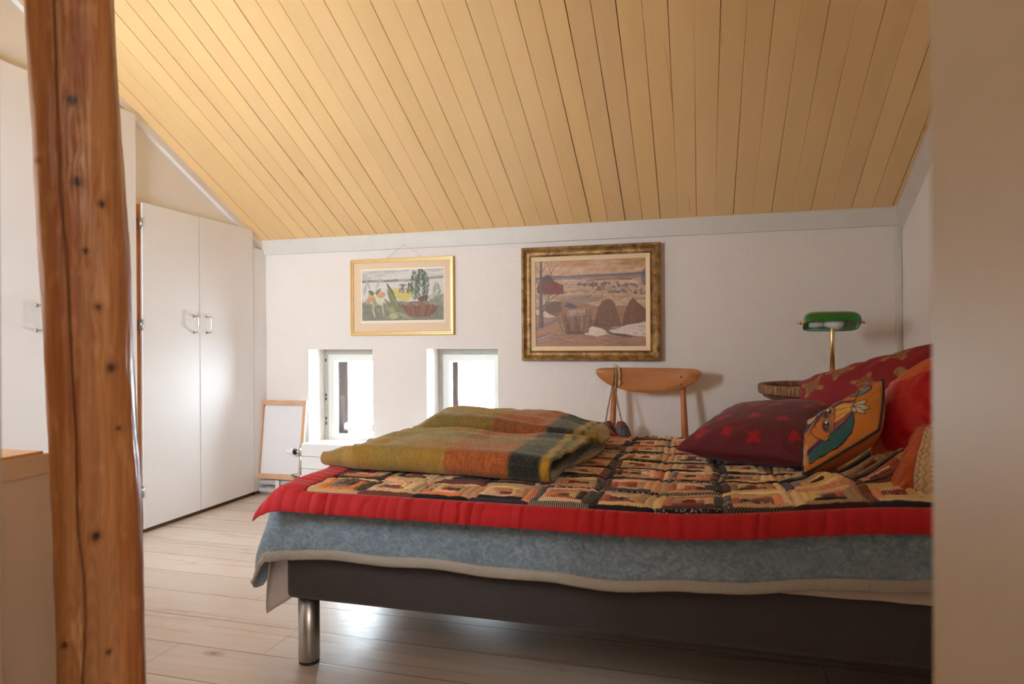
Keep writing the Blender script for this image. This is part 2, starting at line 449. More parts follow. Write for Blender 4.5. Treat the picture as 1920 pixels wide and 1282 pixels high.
def wardrobe(name, label, ya, yb, split, z1, hz, topslope=None, group=None, hinges=True):
    root = thing(name, label, 'wardrobe', (XL, (ya + yb) / 2, 0), group)
    xf = XL + 0.028
    MB().box((XL + 0.001, ya, 0.0), (XL + 0.010, yb, z1 - 0.01)).build('carcass', EDGEW, root)
    MB().box((XL + 0.001, ya, 0.0), (XL + 0.012, yb, 0.028)).build('plinth', PLINTH, root)
    edges = [ya + 0.016, split - 0.0025, split + 0.0025, yb - 0.002]
    for k in range(2):
        a, b = edges[2 * k], edges[2 * k + 1]
        if topslope and k == 1:
            poly = [(a, 0.022), (b, 0.022), (b, topslope[1]), (topslope[0], z1), (a, z1)]
            d = MB().extr([(p[0], p[1]) for p in poly], 'x', XL + 0.011, xf).build('door', DOORW, root, bevel=0.0015)
        else:
            d = MB().box((XL + 0.011, a, 0.022), (xf, b, z1), 0.0015).build('door', DOORW, root)
        handle(xf, (b - 0.045) if k == 0 else (a + 0.045), hz[0], hz[1], d)
    for z in ((1.47, 0.99, 0.2) if hinges else (1.85, 1.0, 0.2)):
        m = MB().tube([(xf - 0.002, ya + 0.013, z - 0.025), (xf - 0.002, ya + 0.013, z + 0.025)], 0.0055, 10)
        m.box((XL + 0.011, ya + 0.002, z - 0.022), (xf - 0.004, ya + 0.014, z + 0.022))
        m.build('hinge', STEEL, root)
    return root
wardrobe('wardrobe', 'low white built-in wardrobe with two doors under the slope, beside the corner', 2.545, 3.372, 2.935, 1.568, (0.957, 1.040))
wardrobe('wardrobe', 'tall white built-in wardrobe behind the wooden post', 1.55, 2.528, 2.085, 1.975, (0.955, 1.055), hinges=False)
struct('wall_panel', MB().box((XL, 3.376, 0), (XL + 0.024, YB, zceil(YB) - 0.04), 0.002), DOORW)
struct('baseboard_left', MB().box((XL, 3.376, 0), (XL + 0.026, YB - 0.013, 0.02)), PLINTH)

# ------------------------------------------------------------------ cream cabinet at the left edge
cab = thing('cabinet', 'low cream cabinet with a thin wooden top, left of the wooden post', 'cabinet', (-1.7, 0.8, 0))
CREAM2 = M('grey_cream_paint', (0.78, 0.70, 0.61), 0.42, var=(5, 0.05))
CREAM = M('cream_paint', (0.74, 0.64, 0.47), 0.42, var=(5, 0.05))
MB().box((-2.1, 0.53, 0.0), (-1.302, 1.186, 0.655), 0.004).build('body', CREAM2, cab)
MB().box((-2.104, 0.526, 0.633), (-1.296, 1.072, 0.675), 0.003).build('rail', CREAM, cab)
MB().box((-2.09, 0.54, 0.675), (-1.300, 1.058, 0.681), 0.0015).build('top', mat_wood('cabinet_top_wood', rgb(206, 160, 110), rgb(226, 186, 140), (40, 4, 4)), cab)

# ------------------------------------------------------------------ the hewn wooden post
def build_post():
    a = np.array([-0.748, 0.664, 0]); a /= np.linalg.norm(a); b = np.array([a[1], -a[0], 0])
    zr, wr = zip(*[(1.9, 0.034), (1.534, .0489), (1.349, .0555), (1.211, .0633), (1.024, .0734), (0.884, .0769), (0.724, .083), (0.583, .0909), (0.443, .0918), (0.26, .0925), (-0.01, .096)][::-1])
    zl, wl = zip(*[(1.9, -0.093), (1.498, -.0841), (1.374, -.0803), (1.222, -.0736), (1.036, -.067), (0.905, -.0616), (0.707, -.0535), (0.603, -.0494), (0.518, -.0483), (0.298, -.0449), (-0.01, -.04)][::-1])
    zc, cc = zip(*[(2.9, -.06), (1.467, -.0398), (1.336, -.0369), (1.16, -.0321), (1.028, -.024), (.851, -.0176), (.735, -.0131), (.584, -.0117), (.492, -.0024), (.412, -.0014), (.33, -.0056), (0, -.01)][::-1])
    nz, na = 420, 220
    z = np.concatenate([np.linspace(0, 1.75, 360), np.linspace(1.76, 2.765, 60)])
    th = np.linspace(0, 2 * PI, na, endpoint=False)
    Z, TH = np.meshgrid(z, th, indexing='ij')
    R = np.interp(Z, zr, wr) + (Z > 1.9) * (-0.0)
    Lw = np.interp(Z, zl, wl)
    mid = (R + Lw) / 2; half = (R - Lw) / 2
    c, s = np.cos(TH), np.sin(TH)                    # c>0 right, s<0 towards the camera
    pw = np.where((c > 0), 3.0, 5.0)
    rad = 1.0 / (np.abs(c) ** pw + np.abs(s) ** pw) ** (1 / pw)
    w = mid + half * rad * c; d = 1.43 + (0.064 + 0 * half) * rad * s
    # hewn unevenness
    u = w * 40
    amp = 0.0028 * (fbm(u * 0.7 + TH, Z * 5, 5) - 0.5) + 0.0014 * (fbm(TH * 9, Z * 16, 9) - 0.5)
    amp += 0.004 * (fbm(TH * 1.3 + 4, Z * 2.2, 12) - 0.5)
    w = w + amp * c * 2; d = d + amp * s * 2
    front = sstep(-0.3, -0.8, s)
    dc = np.abs(w - np.interp(Z, zc, cc) - 0.0012 * (fbm(Z * 14, Z * 0, 2) - 0.5))
    crack = np.exp(-(dc / 0.0013) ** 2) * front
    d = d + 0.006 * crack
    knots = [(1.318, -.015, 1.0), (1.178, -.0084, .9), (1.145, .0272, .6), (1.061, .0023, .5), (.965, .0208, .7), (1.21, -.0663, .5), (.566, .0154, 1.0), (.386, -.0313, .5), (.361, .0328, .45), (.858, .0396, .8), (.30, .03, .5), (.75, .05, .4), (1.55, .0, .8)]
    # colour of the wood itself
    warp = 0
    for kz, kw, ks in knots:
        dd = ((w - kw) / 0.012) ** 2 + ((Z - kz) / 0.03) ** 2
        warp = warp + ks * np.exp(-dd) * 0.5
    g = fbm(w * 170 + warp * 9 + fbm(w * 30, Z * 3, 4) * 3, Z * 2.6 + d * 9, 21, 5)
    g2 = fbm(w * 26 + warp * 3, Z * 4.2, 31, 4)
    g3 = fbm(w * 60 + 3, Z * 24, 41, 3)
    col = np.array(s2l((146, 84, 44)))[None, None] * (1 - g[..., None]) * 1.0 + np.array(s2l((206, 136, 78)))[None, None] * g[..., None]
    m = sstep(0.42, 0.68, g2)[..., None] * 0.75
    col = col * (1 - m) + np.array(s2l((158, 80, 38))) * m
    m = sstep(0.60, 0.80, g3)[..., None] * 0.35
    col = col * (1 - m) + np.array(s2l((214, 150, 98))) * m
    # planed patch near the foot, paler
    pp = (sstep(0.66, 0.52, Z + 0.10 * np.abs(w - 0.015) / 0.05 + 0.05 * (fbm(w * 30, Z * 8, 8) - .5)) * sstep(0.062, 0.05, w + 0.01 * fbm(Z * 9, Z * 0, 7)) * front)[..., None] * 0.7
    st = (sstep(0.55, 0.72, fbm(w * 130, Z * 1.6 + 4, 91, 3)) * 0.45 * front)[..., None]; col = col * (1 - st) + np.array(s2l((222, 158, 100))) * 0.7 * st
    rings = 0.5 + 0.5 * np.sin((w - 0.008) ** 2 * 42000 + Z * 150 + 2 * g)
    pc = np.array(s2l((184, 124, 80))) * (0.82 + 0.25 * rings[..., None])
    col = col * (1 - pp) + pc * pp
    # left edge of the front face lighter, right facet darker red
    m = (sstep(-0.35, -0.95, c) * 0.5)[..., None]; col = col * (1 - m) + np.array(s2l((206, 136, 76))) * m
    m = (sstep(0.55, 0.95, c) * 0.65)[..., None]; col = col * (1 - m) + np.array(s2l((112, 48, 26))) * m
    for kz, kw, ks in knots:
        ang = np.hypot((w - kw) / (0.0056 * ks + 0.0012), (Z - kz) / (0.0062 * ks + 0.0012)) + 0.5 * (g3 - .5)
        m = (sstep(1.25, 0.8, ang) * front)[..., None] * 0.92; col = col * (1 - m) + np.array(s2l((48, 30, 20))) * m
        m = (sstep(2.6, 1.2, ang) * front * (1 - sstep(1.25, .8, ang)))[..., None] * 0.45; col = col * (1 - m) + np.array(s2l((120, 62, 30))) * m
    m = (crack * 0.9)[..., None]; col = col * (1 - m) + np.array(s2l((40, 22, 14))) * m
    ch = (sstep(0.72, 0.80, fbm(w * 95, Z * 9, 77, 3)) * sstep(0.4, 0.6, fbm(w * 12, Z * 3, 79, 2)))[..., None] * 0.5
    col = col * (1 - ch) + np.array(s2l((232, 176, 120))) * ch
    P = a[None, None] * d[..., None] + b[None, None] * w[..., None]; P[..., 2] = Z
    F = [list(q) for q in gridfaces(len(z), na, True)]
    F.append(list(range(na))[::-1])
    t = NT('varnished_post_wood'); n = t.noise(1.0, 5, 0.6, (120, 120, 5), 0.5)
    t.p(Base_Color=t.mix(1.0, t.attr(), t.ramp(n, [(0.3, (0.80, 0.78, 0.76)), (0.7, (1.1, 1.1, 1.1))]), 'MULTIPLY'), Roughness=0.45, Specular_IOR_Level=0.4, Coat_Weight=0.2, Coat_Roughness=0.2)
    t.bump(n, 0.2, 0.003)
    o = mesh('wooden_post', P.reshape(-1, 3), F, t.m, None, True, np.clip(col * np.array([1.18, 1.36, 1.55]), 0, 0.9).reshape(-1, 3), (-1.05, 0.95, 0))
    tag(o, 'rough-hewn varnished pine post standing from floor to ceiling, cracked and knotty', 'post')
build_post()

# ------------------------------------------------------------------ pictures on the back wall
class Canvas:
    """paints a picture on a grid of points, in the units of the drawing"""
    def __init__(s, X, Y, base):
        s.X, s.Y = X, Y; s.c = np.ones(X.shape + (3,)) * np.asarray(base, float)
    def put(s, m, col, a=1.0):
        m = (np.asarray(m, float) * a)[..., None]; s.c = s.c * (1 - m) + np.asarray(col, float) * m
    def poly(s, pts, col, a=1.0, soft=None):
        x, y = s.X, s.Y; inn = np.zeros(x.shape, bool); n = len(pts)
        for i in range(n):
            x0, y0 = pts[i]; x1, y1 = pts[(i + 1) % n]
            if y0 == y1: continue
            inn ^= ((y0 > y) != (y1 > y)) & (x < (x1 - x0) * (y - y0) / (y1 - y0) + x0)
        s.put(inn, col, a)
    def line(s, pts, wd, col, a=1.0):
        ws = wd if hasattr(wd, '__len__') else [wd] * len(pts); best = np.full(s.X.shape, 9.0)
        for i in range(len(pts) - 1):
            (x0, y0), (x1, y1) = pts[i], pts[i + 1]; dx, dy = x1 - x0, y1 - y0; L = dx * dx + dy * dy + 1e-9
            t = np.clip(((s.X - x0) * dx + (s.Y - y0) * dy) / L, 0, 1)
            best = np.minimum(best, np.hypot(s.X - x0 - t * dx, s.Y - y0 - t * dy) / (0.5 * (ws[i] + (ws[i + 1] - ws[i]) * t)))
        s.put(sstep(1.25, 0.75, best), col, a)
    def ell(s, cx, cy, rx, ry, col, a=1.0, rot=0, soft=0.12):
        r = math.radians(rot); dx, dy = s.X - cx, s.Y - cy
        u = (dx * math.cos(r) + dy * math.sin(r)) / rx; v = (-dx * math.sin(r) + dy * math.cos(r)) / ry
        s.put(sstep(1 + soft, 1 - soft, np.hypot(u, v)), col, a)
    def band(s, y0, y1, col, a=1.0, x0=-1e9, x1=1e9):
        s.put((s.Y > y0) & (s.Y < y1) & (s.X > x0) & (s.X < x1), col, a)
    def grain(s, sx, sy, amt, seed=0):
        s.c = s.c * (1 + amt * (fbm(s.X / sx, s.Y / sy, seed, 4) - 0.5)[..., None] * 2)
    def lin(s, k): return np.clip(s2l(np.clip(s.c, 0, 255)) * k, 0, 0.95)

PAINT = M('oil_paint', attr=True, rough=0.45, spec=0.35, bump=(130, 0.25, 0.002))
PRINT = M('printed_paper', attr=True, rough=0.6, spec=0.2)

def flat_picture(name, x0, x1, z0, z1, y, cv, k, mat, parent, label=None):
    nr, nc = cv.X.shape
    P = np.zeros((nr, nc, 3)); P[..., 0] = np.linspace(x0, x1, nc)[None]; P[..., 2] = np.linspace(z1, z0, nr)[:, None]; P[..., 1] = y
    o = sheet(name, P, mat, parent, cv.lin(k)); return tag(o, label)

def landscape():
    x0, x1, z0, z1 = -0.849, -0.2515, 0.859, 1.332
    nr, nc = 250, 316
    X, Y = np.meshgrid(np.linspace(0, 1000, nc), np.linspace(0, 800, nr))
    c = Canvas(X, Y, (182, 146, 112))
    f = lambda x, y: ((x - 308) / 1.048, (y - 290 + 45 * (x - 308) / 1048) / 1.03)
    c.put(np.ones_like(X), (188, 142, 102)); c.grain(160, 60, 0.10, 3)
    c.put(sstep(70, 125, Y + 18 * fbm(X / 120, Y / 60, 2)), (206, 168, 138), 0.7)
    c.put(sstep(0.55, 0.7, fbm(X / 260, Y / 26, 8)) * (Y < 130), (206, 178, 156), 0.6)
    c.poly([(0, 160), (120, 140), (300, 148), (520, 140), (760, 138), (1000, 128), (1000, 190), (0, 190)], (120, 112, 118))
    c.poly([(0, 172), (300, 164), (1000, 156), (1000, 190), (0, 200)], (150, 128, 118))
    fld = sstep(176, 186, Y)
    c.put(fld, (192, 160, 130)); c.put(fld * sstep(0.5, 0.7, fbm(X / 180, Y / 22, 5)), (166, 136, 112), 0.8)
    c.put(fld * sstep(0.55, 0.7, fbm(X / 120, Y / 14, 15)), (206, 182, 156), 0.7)
    c.line([(470, 196), (560, 190), (690, 188), (860, 190)], 7, (118, 52, 46), 0.8)
    c.poly([(940, 150), (955, 110), (975, 96), (990, 112), (1000, 130), (1000, 250), (960, 250), (940, 200)], (112, 102, 112), 0.8)
    rr = np.random.RandomState(5)
    for x, y, r, n in ((470, 226, 90, 26), (640, 226, 40, 10), (560, 232, 70, 14), (770, 250, 70, 22), (880, 246, 30, 8), (800, 300, 110, 26), (930, 308, 60, 14), (560, 268, 60, 12), (700, 292, 40, 8)):
        for _ in range(n):
            px, py = x + rr.uniform(-r, r), y + rr.normal(0, 9); h = rr.uniform(8, 26)
            c.ell(px, py, rr.uniform(5, 14), h * 0.55, (96 + rr.randint(0, 30), 88 + rr.randint(0, 25), 92 + rr.randint(0, 22)), 0.75, rr.uniform(-20, 20), 0.3)
    for _ in range(60):
        px, py = rr.uniform(280, 1000), rr.uniform(230, 400)
        c.line([(px, py), (px + rr.uniform(20, 90), py + rr.uniform(-5, 8))], rr.uniform(2, 7), [(140, 116, 104), (214, 186, 160), (120, 112, 116)][rr.randint(3)], 0.5)
    c.poly([(250, 380), (340, 340), (480, 330), (620, 350), (560, 380), (440, 400), (300, 410)], (142, 122, 112), 0.8)
    c.line([(470, 345), (540, 300), (575, 250)], [9, 7, 16], (112, 98, 94), 0.8)
    c.poly([(0, 420), (220, 380), (420, 390), (560, 420), (700, 420), (1000, 440), (1000, 800), (0, 800)], (156, 118, 92), 0.9)
    c.grain(50, 26, 0.10, 9)
    c.poly([(20, 250), (60, 160), (120, 130), (170, 190), (260, 235), (265, 310), (140, 312), (30, 300)], (120, 62, 54), 0.9)
    c.poly([(60, 175), (125, 128), (180, 190), (150, 230)], (98, 76, 76), 0.8); c.poly([(150, 220), (205, 195), (215, 310), (150, 310)], (140, 50, 46), 0.7)
    c.poly([(260, 420), (300, 385), (350, 400), (400, 430), (330, 440)], (98, 88, 98), 0.9)
    for pts, cc in (([(535, 560), (565, 440), (605, 378), (635, 362), (680, 362), (715, 400), (750, 520), (775, 600), (740, 640), (640, 652), (560, 640), (520, 600)], (124, 92, 74)),
                    ([(775, 590), (790, 500), (830, 400), (870, 352), (915, 400), (960, 440), (1000, 470), (1000, 630), (900, 650), (800, 630)], (118, 86, 70))):
        c.poly(pts, cc, 0.97)
        cx = sum(p[0] for p in pts) / len(pts)
        for _ in range(90):
            px, py = cx + rr.normal(0, 70), rr.uniform(380, 640)
            m0 = c.c.copy(); c.line([(px, py), (px + (px - cx) * 0.14, py + rr.uniform(30, 80))], rr.uniform(2, 5), [(150, 114, 90), (100, 72, 58), (138, 100, 80)][rr.randint(3)], 0.55)
            ins = Canvas(X, Y, 0); ins.poly(pts, 1.0); k = ins.c[..., :1]; c.c = c.c * k + m0 * (1 - k)
    for x in (612, 640, 660, 705, 865): c.line([(x, 372), (x - 3, 330)], 4, (118, 92, 76), 0.8)
    c.poly([(0, 440), (60, 450), (160, 480), (190, 510), (120, 520), (40, 500), (0, 480)], (214, 200, 190), 0.8)
    c.poly([(80, 440), (150, 370), (240, 380), (250, 470), (190, 510), (120, 480)], (116, 86, 74), 0.85)
    c.poly([(430, 640), (520, 600), (600, 620), (670, 665), (560, 690), (450, 670)], (216, 202, 186), 0.95)
    c.poly([(660, 640), (740, 620), (820, 590), (900, 580), (1000, 560), (1000, 705), (900, 690), (790, 665), (700, 665)], (210, 198, 186), 0.95)
    for _ in range(30):
        px = rr.uniform(640, 1000); py = rr.uniform(600, 700); c.line([(px, py), (px + rr.uniform(30, 90), py + rr.uniform(0, 16))], rr.uniform(3, 8), [(178, 160, 150), (226, 214, 200), (140, 120, 112)][rr.randint(3)], 0.6)
    c.line([(640, 655), (760, 680), (900, 700)], [8, 22, 8], (92, 78, 76), 0.9)
    c.line([(520, 575), (600, 590), (700, 600)], [6, 10, 6], (90, 68, 58), 0.7)
    for x0_, x1_ in ((498, 502), (512, 516), (540, 544), (560, 564)): c.line([(x0_, 540), (x1_, 600)], 6, (84, 64, 58), 0.8)
    c.line([(500, 556), (575, 552)], 5, (84, 64, 58), 0.8)
    c.poly([(290, 470), (340, 450), (450, 450), (470, 500), (300, 520)], (196, 180, 160), 0.7)
    for _ in range(230):
        bx = rr.uniform(250, 480); tx = bx + (bx - 365) * rr.uniform(0.1, 0.55) - rr.uniform(0, 30); ty = rr.uniform(450, 580)
        c.line([(bx, rr.uniform(620, 665)), (tx, ty)], rr.uniform(2.5, 5), [(140, 104, 84), (112, 80, 68), (176, 140, 110), (96, 68, 60)][rr.randint(4)], 0.7)
    c.poly([(260, 640), (480, 640), (440, 670), (290, 668)], (104, 76, 68), 0.8)
    gr = sstep(640, 690, Y + 20 * (fbm(X / 60, Y / 40, 6) - .5) - 40 * sstep(250, 0, X))
    snow = np.zeros_like(X)
    c.put(sstep(690, 712, Y), (162, 124, 100), 0.9)
    for _ in range(160):
        px, py = rr.uniform(0, 1000), rr.uniform(690, 800); c.line([(px, py), (px + rr.uniform(20, 110), py + rr.uniform(-8, 8))], rr.uniform(4, 12), [(150, 110, 98), (182, 140, 112), (124, 96, 92), (168, 130, 104)][rr.randint(4)], 0.5)
    c.poly([(0, 610), (200, 530), (215, 545), (0, 640)], (120, 110, 126), 0.9); c.poly([(0, 640), (215, 555), (225, 620), (0, 700)], (176, 124, 88), 0.9)
    c.poly([(0, 690), (170, 645), (175, 665), (0, 720)], (122, 102, 116), 0.7)
    for k in range(10): c.line([(8 + k * 18, 742 - k * 6.5), (9 + k * 18, 712 - k * 6)], 6, (214, 190, 166), 0.9)
    c.line([(0, 735), (185, 672)], 6, (86, 70, 78), 0.8)
    tr = (106, 88, 82)
    c.line([(60, 0), (58, 160), (56, 400), (60, 590)], [18, 22, 32, 46], tr); c.line([(50, 0), (50, 400), (48, 590)], 6, (140, 112, 96), 0.6)
    for pts, w0 in (([(58, 120), (20, 80), (0, 40)], 9), ([(60, 110), (95, 70), (110, 0)], 9), ([(64, 430), (110, 380), (140, 300), (150, 120), (190, 60), (212, 0)], 15),
                    ([(146, 120), (130, 60), (112, 0)], 8), ([(75, 470), (130, 370), (190, 320), (260, 300), (300, 300)], 12), ([(150, 210), (200, 150), (265, 130)], 8), ([(140, 300), (210, 250), (290, 220), (320, 180)], 8),
                    ([(120, 390), (180, 372), (250, 380), (280, 350)], 7), ([(56, 240), (20, 190), (0, 150)], 7), ([(58, 370), (20, 320), (0, 300)], 7), ([(150, 60), (158, 20), (160, 0)], 5), ([(190, 60), (230, 40), (270, 20)], 4), ([(100, 420), (100, 330), (80, 260)], 5), ([(190, 320), (215, 290), (230, 260)], 4)):
        c.line(pts, list(np.linspace(w0, 3, len(pts))), tr, 0.9)
    for _ in range(50):
        px, py = rr.uniform(0, 320), rr.uniform(0, 330); c.line([(px, py), (px + rr.uniform(-30, 30), py - rr.uniform(10, 40))], 2.5, tr, 0.5)
    c.grain(14, 9, 0.10, 33)
    return c

pic = thing('painting', 'large oil painting of haystacks in a winter field, in a wide worn gold frame', 'painting', (-0.554, YB, 1.1), 'pictures on the back wall')
m = MB(); frame_mb(m, -0.920, -0.188, 0.796, 1.401, [(0, YB - 0.001), (0, YB - 0.034), (0.006, YB - 0.044), (0.014, YB - 0.047), (0.022, YB - 0.036), (0.030, YB - 0.030), (0.042, YB - 0.030), (0.050, YB - 0.036), (0.052, YB - 0.026), (0.052, YB - 0.001)])
GOLDW = NT('worn_gilding'); _n = GOLDW.noise(22, 5, 0.7, (1, 1, 1), 0.4)
GOLDW.p(Base_Color=GOLDW.ramp(_n, [(0.30, rgb(78, 54, 34)), (0.5, rgb(150, 112, 64)), (0.72, rgb(204, 166, 106))]), Roughness=0.45, Metallic=0.35); GOLDW.bump(_n, 0.2, 0.003)
m.build('frame', GOLDW.m, pic)
m = MB(); frame_mb(m, -0.871, -0.237, 0.846, 1.352, [(0, YB - 0.024), (0.004, YB - 0.030), (0.026, YB - 0.022), (0.026, YB - 0.016), (0, YB - 0.016)])
m.build('liner', M('linen_liner', rgb(232, 206, 168), 0.8), pic)
flat_picture('canvas', -0.850, -0.2505, 0.858, 1.333, YB - 0.018, landscape(), 1.0, PAINT, pic)

def still_life():
    nr, nc = 170, 260
    X, Y = np.meshgrid(np.linspace(205, 1365, nc), np.linspace(290, 1000, nr))
    Y = Y - 0 * X
    c = Canvas(X, Y, (206, 200, 190)); rr = np.random.RandomState(9)
    sky = Y < 430
    c.put(sky * sstep(0.42, 0.62, fbm(X / 260, Y / 60, 4)), (178, 176, 172), 0.8); c.put(sky * sstep(0.55, 0.75, fbm(X / 200, Y / 40, 14)), (222, 214, 202), 0.8)
    c.poly([(205, 425), (420, 418), (700, 424), (880, 420), (1365, 400), (1365, 425), (900, 455), (205, 465)], (156, 158, 152), 0.9)
    c.poly([(205, 430), (300, 420), (420, 438), (205, 456)], (120, 126, 122), 0.8); c.poly([(520, 430), (720, 418), (740, 450), (520, 458)], (124, 130, 124), 0.8)
    c.poly([(1150, 408), (1365, 396), (1365, 412), (1150, 424)], (128, 132, 128), 0.8); c.poly([(790, 462), (900, 420), (990, 450)], (140, 144, 140), 0.8)
    c.put((Y > 460), (208, 200, 192), 0.8)
    gr = sstep(0, 60, Y - (720 - 90 * sstep(1100, 1365, X) - 20 * np.sin(X / 90)))
    c.put(gr, (132, 132, 112))
    for _ in range(620):
        px, py = rr.uniform(205, 1365), rr.uniform(740, 1000); c.line([(px, py), (px + rr.uniform(-18, 18), py - rr.uniform(20, 60))], rr.uniform(3, 7), [(152, 150, 124), (104, 108, 92), (176, 170, 140), (120, 126, 104)][rr.randint(4)], 0.6)
    def leaf(x0, y0, x1, y1, w, col, a=0.95):
        t = np.linspace(0, 1, 7); c.line([(x0 + (x1 - x0) * k, y0 + (y1 - y0) * k) for k in t], list(w * np.sin(PI * np.clip(t, 0.06, 0.97)) + 2), col, a)
    leaf(230, 640, 270, 470, 50, (150, 160, 160), 0.6); leaf(340, 600, 250, 370, 26, (168, 172, 166)); leaf(400, 580, 485, 370, 26, (176, 178, 168))
    for (a, b) in ((30, 10), (24, -12)): pass
    for x1, y1, w, cc in ((270, 745, 90, (206, 142, 92)), (290, 640, 60, (220, 160, 110)), (545, 630, 96, (204, 146, 98)), (500, 590, 50, (214, 168, 120)), (300, 575, 60, (112, 122, 92)), (480, 545, 50, (128, 134, 100)), (370, 860, 50, (170, 166, 128)), (505, 800, 66, (206, 200, 148)), (400, 800, 50, (150, 150, 108)), (440, 760, 30, (206, 200, 176))):
        leaf(392, 640, x1, y1, w, cc)
    leaf(350, 820, 400, 960, 12, (222, 214, 190)); leaf(500, 790, 520, 920, 12, (214, 206, 176)); c.ell(390, 635, 16, 18, (224, 214, 180))
    for x1, y1, w, cc in ((575, 480, 44, (116, 122, 84)), (560, 560, 30, (128, 134, 96)), (640, 560, 60, (130, 136, 90)), (520, 680, 30, (120, 126, 92)), (610, 800, 60, (150, 152, 112)), (780, 740, 70, (120, 128, 90))): leaf(690, 880, x1, y1, w, cc)
    leaf(570, 480, 720, 800, 70, (112, 120, 80)); leaf(590, 560, 740, 850, 50, (140, 144, 100)); c.ell(660, 940, 66, 42, (178, 180, 120), 0.9); leaf(560, 820, 700, 900, 50, (158, 160, 112))
    leaf(690, 880, 930, 990, 40, (160, 160, 120))
    c.poly([(650, 535), (700, 545), (760, 570), (800, 615), (840, 610), (860, 560), (900, 570), (945, 620), (930, 670), (890, 715), (800, 728), (730, 700), (680, 650)], (212, 194, 96))
    for x in range(690, 920, 26): c.line([(x, 580 + abs(x - 800) * 0.1), (800 + (x - 800) * 0.6, 720)], 5, (186, 164, 72), 0.7)
    for k in range(60): c.ell(rr.normal(790, 22), rr.uniform(490, 615), 9, 9, [(110, 96, 98), (150, 132, 130), (84, 76, 82)][rr.randint(3)], 0.8)
    def spruce(cx, base, top, wid, col, n, a=0.9):
        for _ in range(n):
            t = rr.rand(); y = base + (top - base) * t; w = wid * (1 - t) ** 0.8 * rr.uniform(-1, 1)
            c.line([(cx + w, y), (cx + w + np.sign(w + .01) * 16, y - rr.uniform(18, 46))], rr.uniform(4, 8), [col, tuple(int(v * 0.8) for v in col), tuple(int(v * 1.16) for v in col)][rr.randint(3)], a)
    spruce(1050, 720, 270, 120, (88, 104, 88), 420); spruce(960, 560, 330, 60, (96, 112, 92), 90); spruce(900, 640, 500, 60, (104, 116, 88), 100); spruce(1120, 560, 350, 40, (92, 108, 92), 80); spruce(1270, 820, 500, 110, (146, 154, 136), 240, 0.7)
    c.poly([(1000, 690), (1140, 640), (1140, 740), (1020, 750)], (98, 78, 66), 0.8)
    c.poly([(745, 775), (900, 740), (1100, 735), (1290, 820), (1250, 900), (1160, 950), (980, 958), (880, 925), (800, 850)], (138, 98, 78))
    for k in range(46):
        x = 760 + k * 11.6; c.line([(x, 790 + rr.uniform(-12, 12)), (1020 + (x - 1020) * 0.62, 940 + rr.uniform(-14, 6))], rr.uniform(4, 8), [(170, 122, 94), (112, 78, 64), (156, 108, 84)][rr.randint(3)], 0.7)
    for _ in range(170): c.ell(rr.uniform(760, 1270), rr.normal(765, 18), 7, 6, [(176, 166, 160), (116, 110, 112), (150, 126, 112)][rr.randint(3)], 0.7)
    c.line([(900, 968), (1365, 960)], 10, (120, 118, 108), 0.6)
    c.grain(10, 8, 0.10, 5); gm = c.c.mean(-1, keepdims=True); c.c = (c.c * 0.74 + gm * 0.26) * 0.98; return c
pr = thing('framed_print', 'small flower and spruce print with a wide beige mat in a thin gold frame', 'picture', (-1.634, YB, 1.16), 'pictures on the back wall')
m = MB(); frame_mb(m, -1.957, -1.314, 0.9395, 1.379, [(0, YB - 0.001), (0, YB - 0.016), (0.004, YB - 0.021), (0.010, YB - 0.021), (0.013, YB - 0.017), (0.019, YB - 0.017), (0.021, YB - 0.012), (0.021, YB - 0.001)])
m.build('frame', M('bright_gilding', rgb(222, 184, 120), 0.35, metal=0.3, var=(30, 0.08)), pr)
MB().box((-1.940, YB - 0.010, 0.957), (-1.331, YB - 0.006, 1.362)).build('mat', M('mat_board', rgb(222, 198, 170), 0.85), pr)
MB().box((-1.889, YB - 0.0112, 1.010), (-1.369, YB - 0.0102, 1.322)).build('paper', M('print_paper', rgb(236, 226, 208), 0.8), pr)
flat_picture('artwork', -1.882, -1.376, 1.024, 1.312, YB - 0.0122, still_life(), 1.08, PRINT, pr)
MB().tube([(-1.74, YB - 0.005, 1.372), (-1.607, YB - 0.034, 1.452), (-1.545, YB - 0.034, 1.412), (-1.50, YB - 0.005, 1.372)], 0.0008, 6).build('hanging_wire', M('wire', (0.45, 0.40, 0.33), 0.4), pr)
MB().lathe((-1.607, YB - 0.031, 1.452), [(0, -0.008), (0.0022, -0.008), (0.0022, 0.0), (0, 0.0)], 8, 'y').build('nail', STEEL, pr)

# ------------------------------------------------------------------ bed
BX0, BX1, BY0, BY1 = -1.105, 0.893, 1.60, 2.74
bed = thing('bed', 'box-spring bed with a charcoal fabric base on a round steel leg', 'bed', (-0.1, 2.15, 0))
t = NT('charcoal_weave'); X = t.xyz()
wx = t.math('SINE', t.math('MULTIPLY', X[0], 1050.0)); wz = t.math('SINE', t.math('MULTIPLY', X[2], 1050.0))
wv = t.math('MULTIPLY', wx, wz); n = t.noise(260, 3, 0.6, (1, 1, 3))
t.p(Base_Color=t.mix(t.mr(wv, -0.6, 0.8), rgb(54, 50, 52), rgb(86, 82, 84)), Roughness=0.85, Specular_IOR_Level=0.25)
t.p(Sheen_Weight=0.2)
t.bump(t.math('ADD', wv, t.math('MULTIPLY', n, 0.8)), 0.5, 0.0015); WEAVE = t.m
MB().box((BX0, BY0, 0.193), (BX1, BY1, 0.345), 0.022, 4).build('base', WEAVE, bed)
MB().box((BX0 + 0.006, BY0 + 0.030, 0.346), (BX1, BY1 - 0.02, 0.496), 0.05, 5).build('mattress', M('ticking', rgb(222, 216, 206), 0.8), bed)
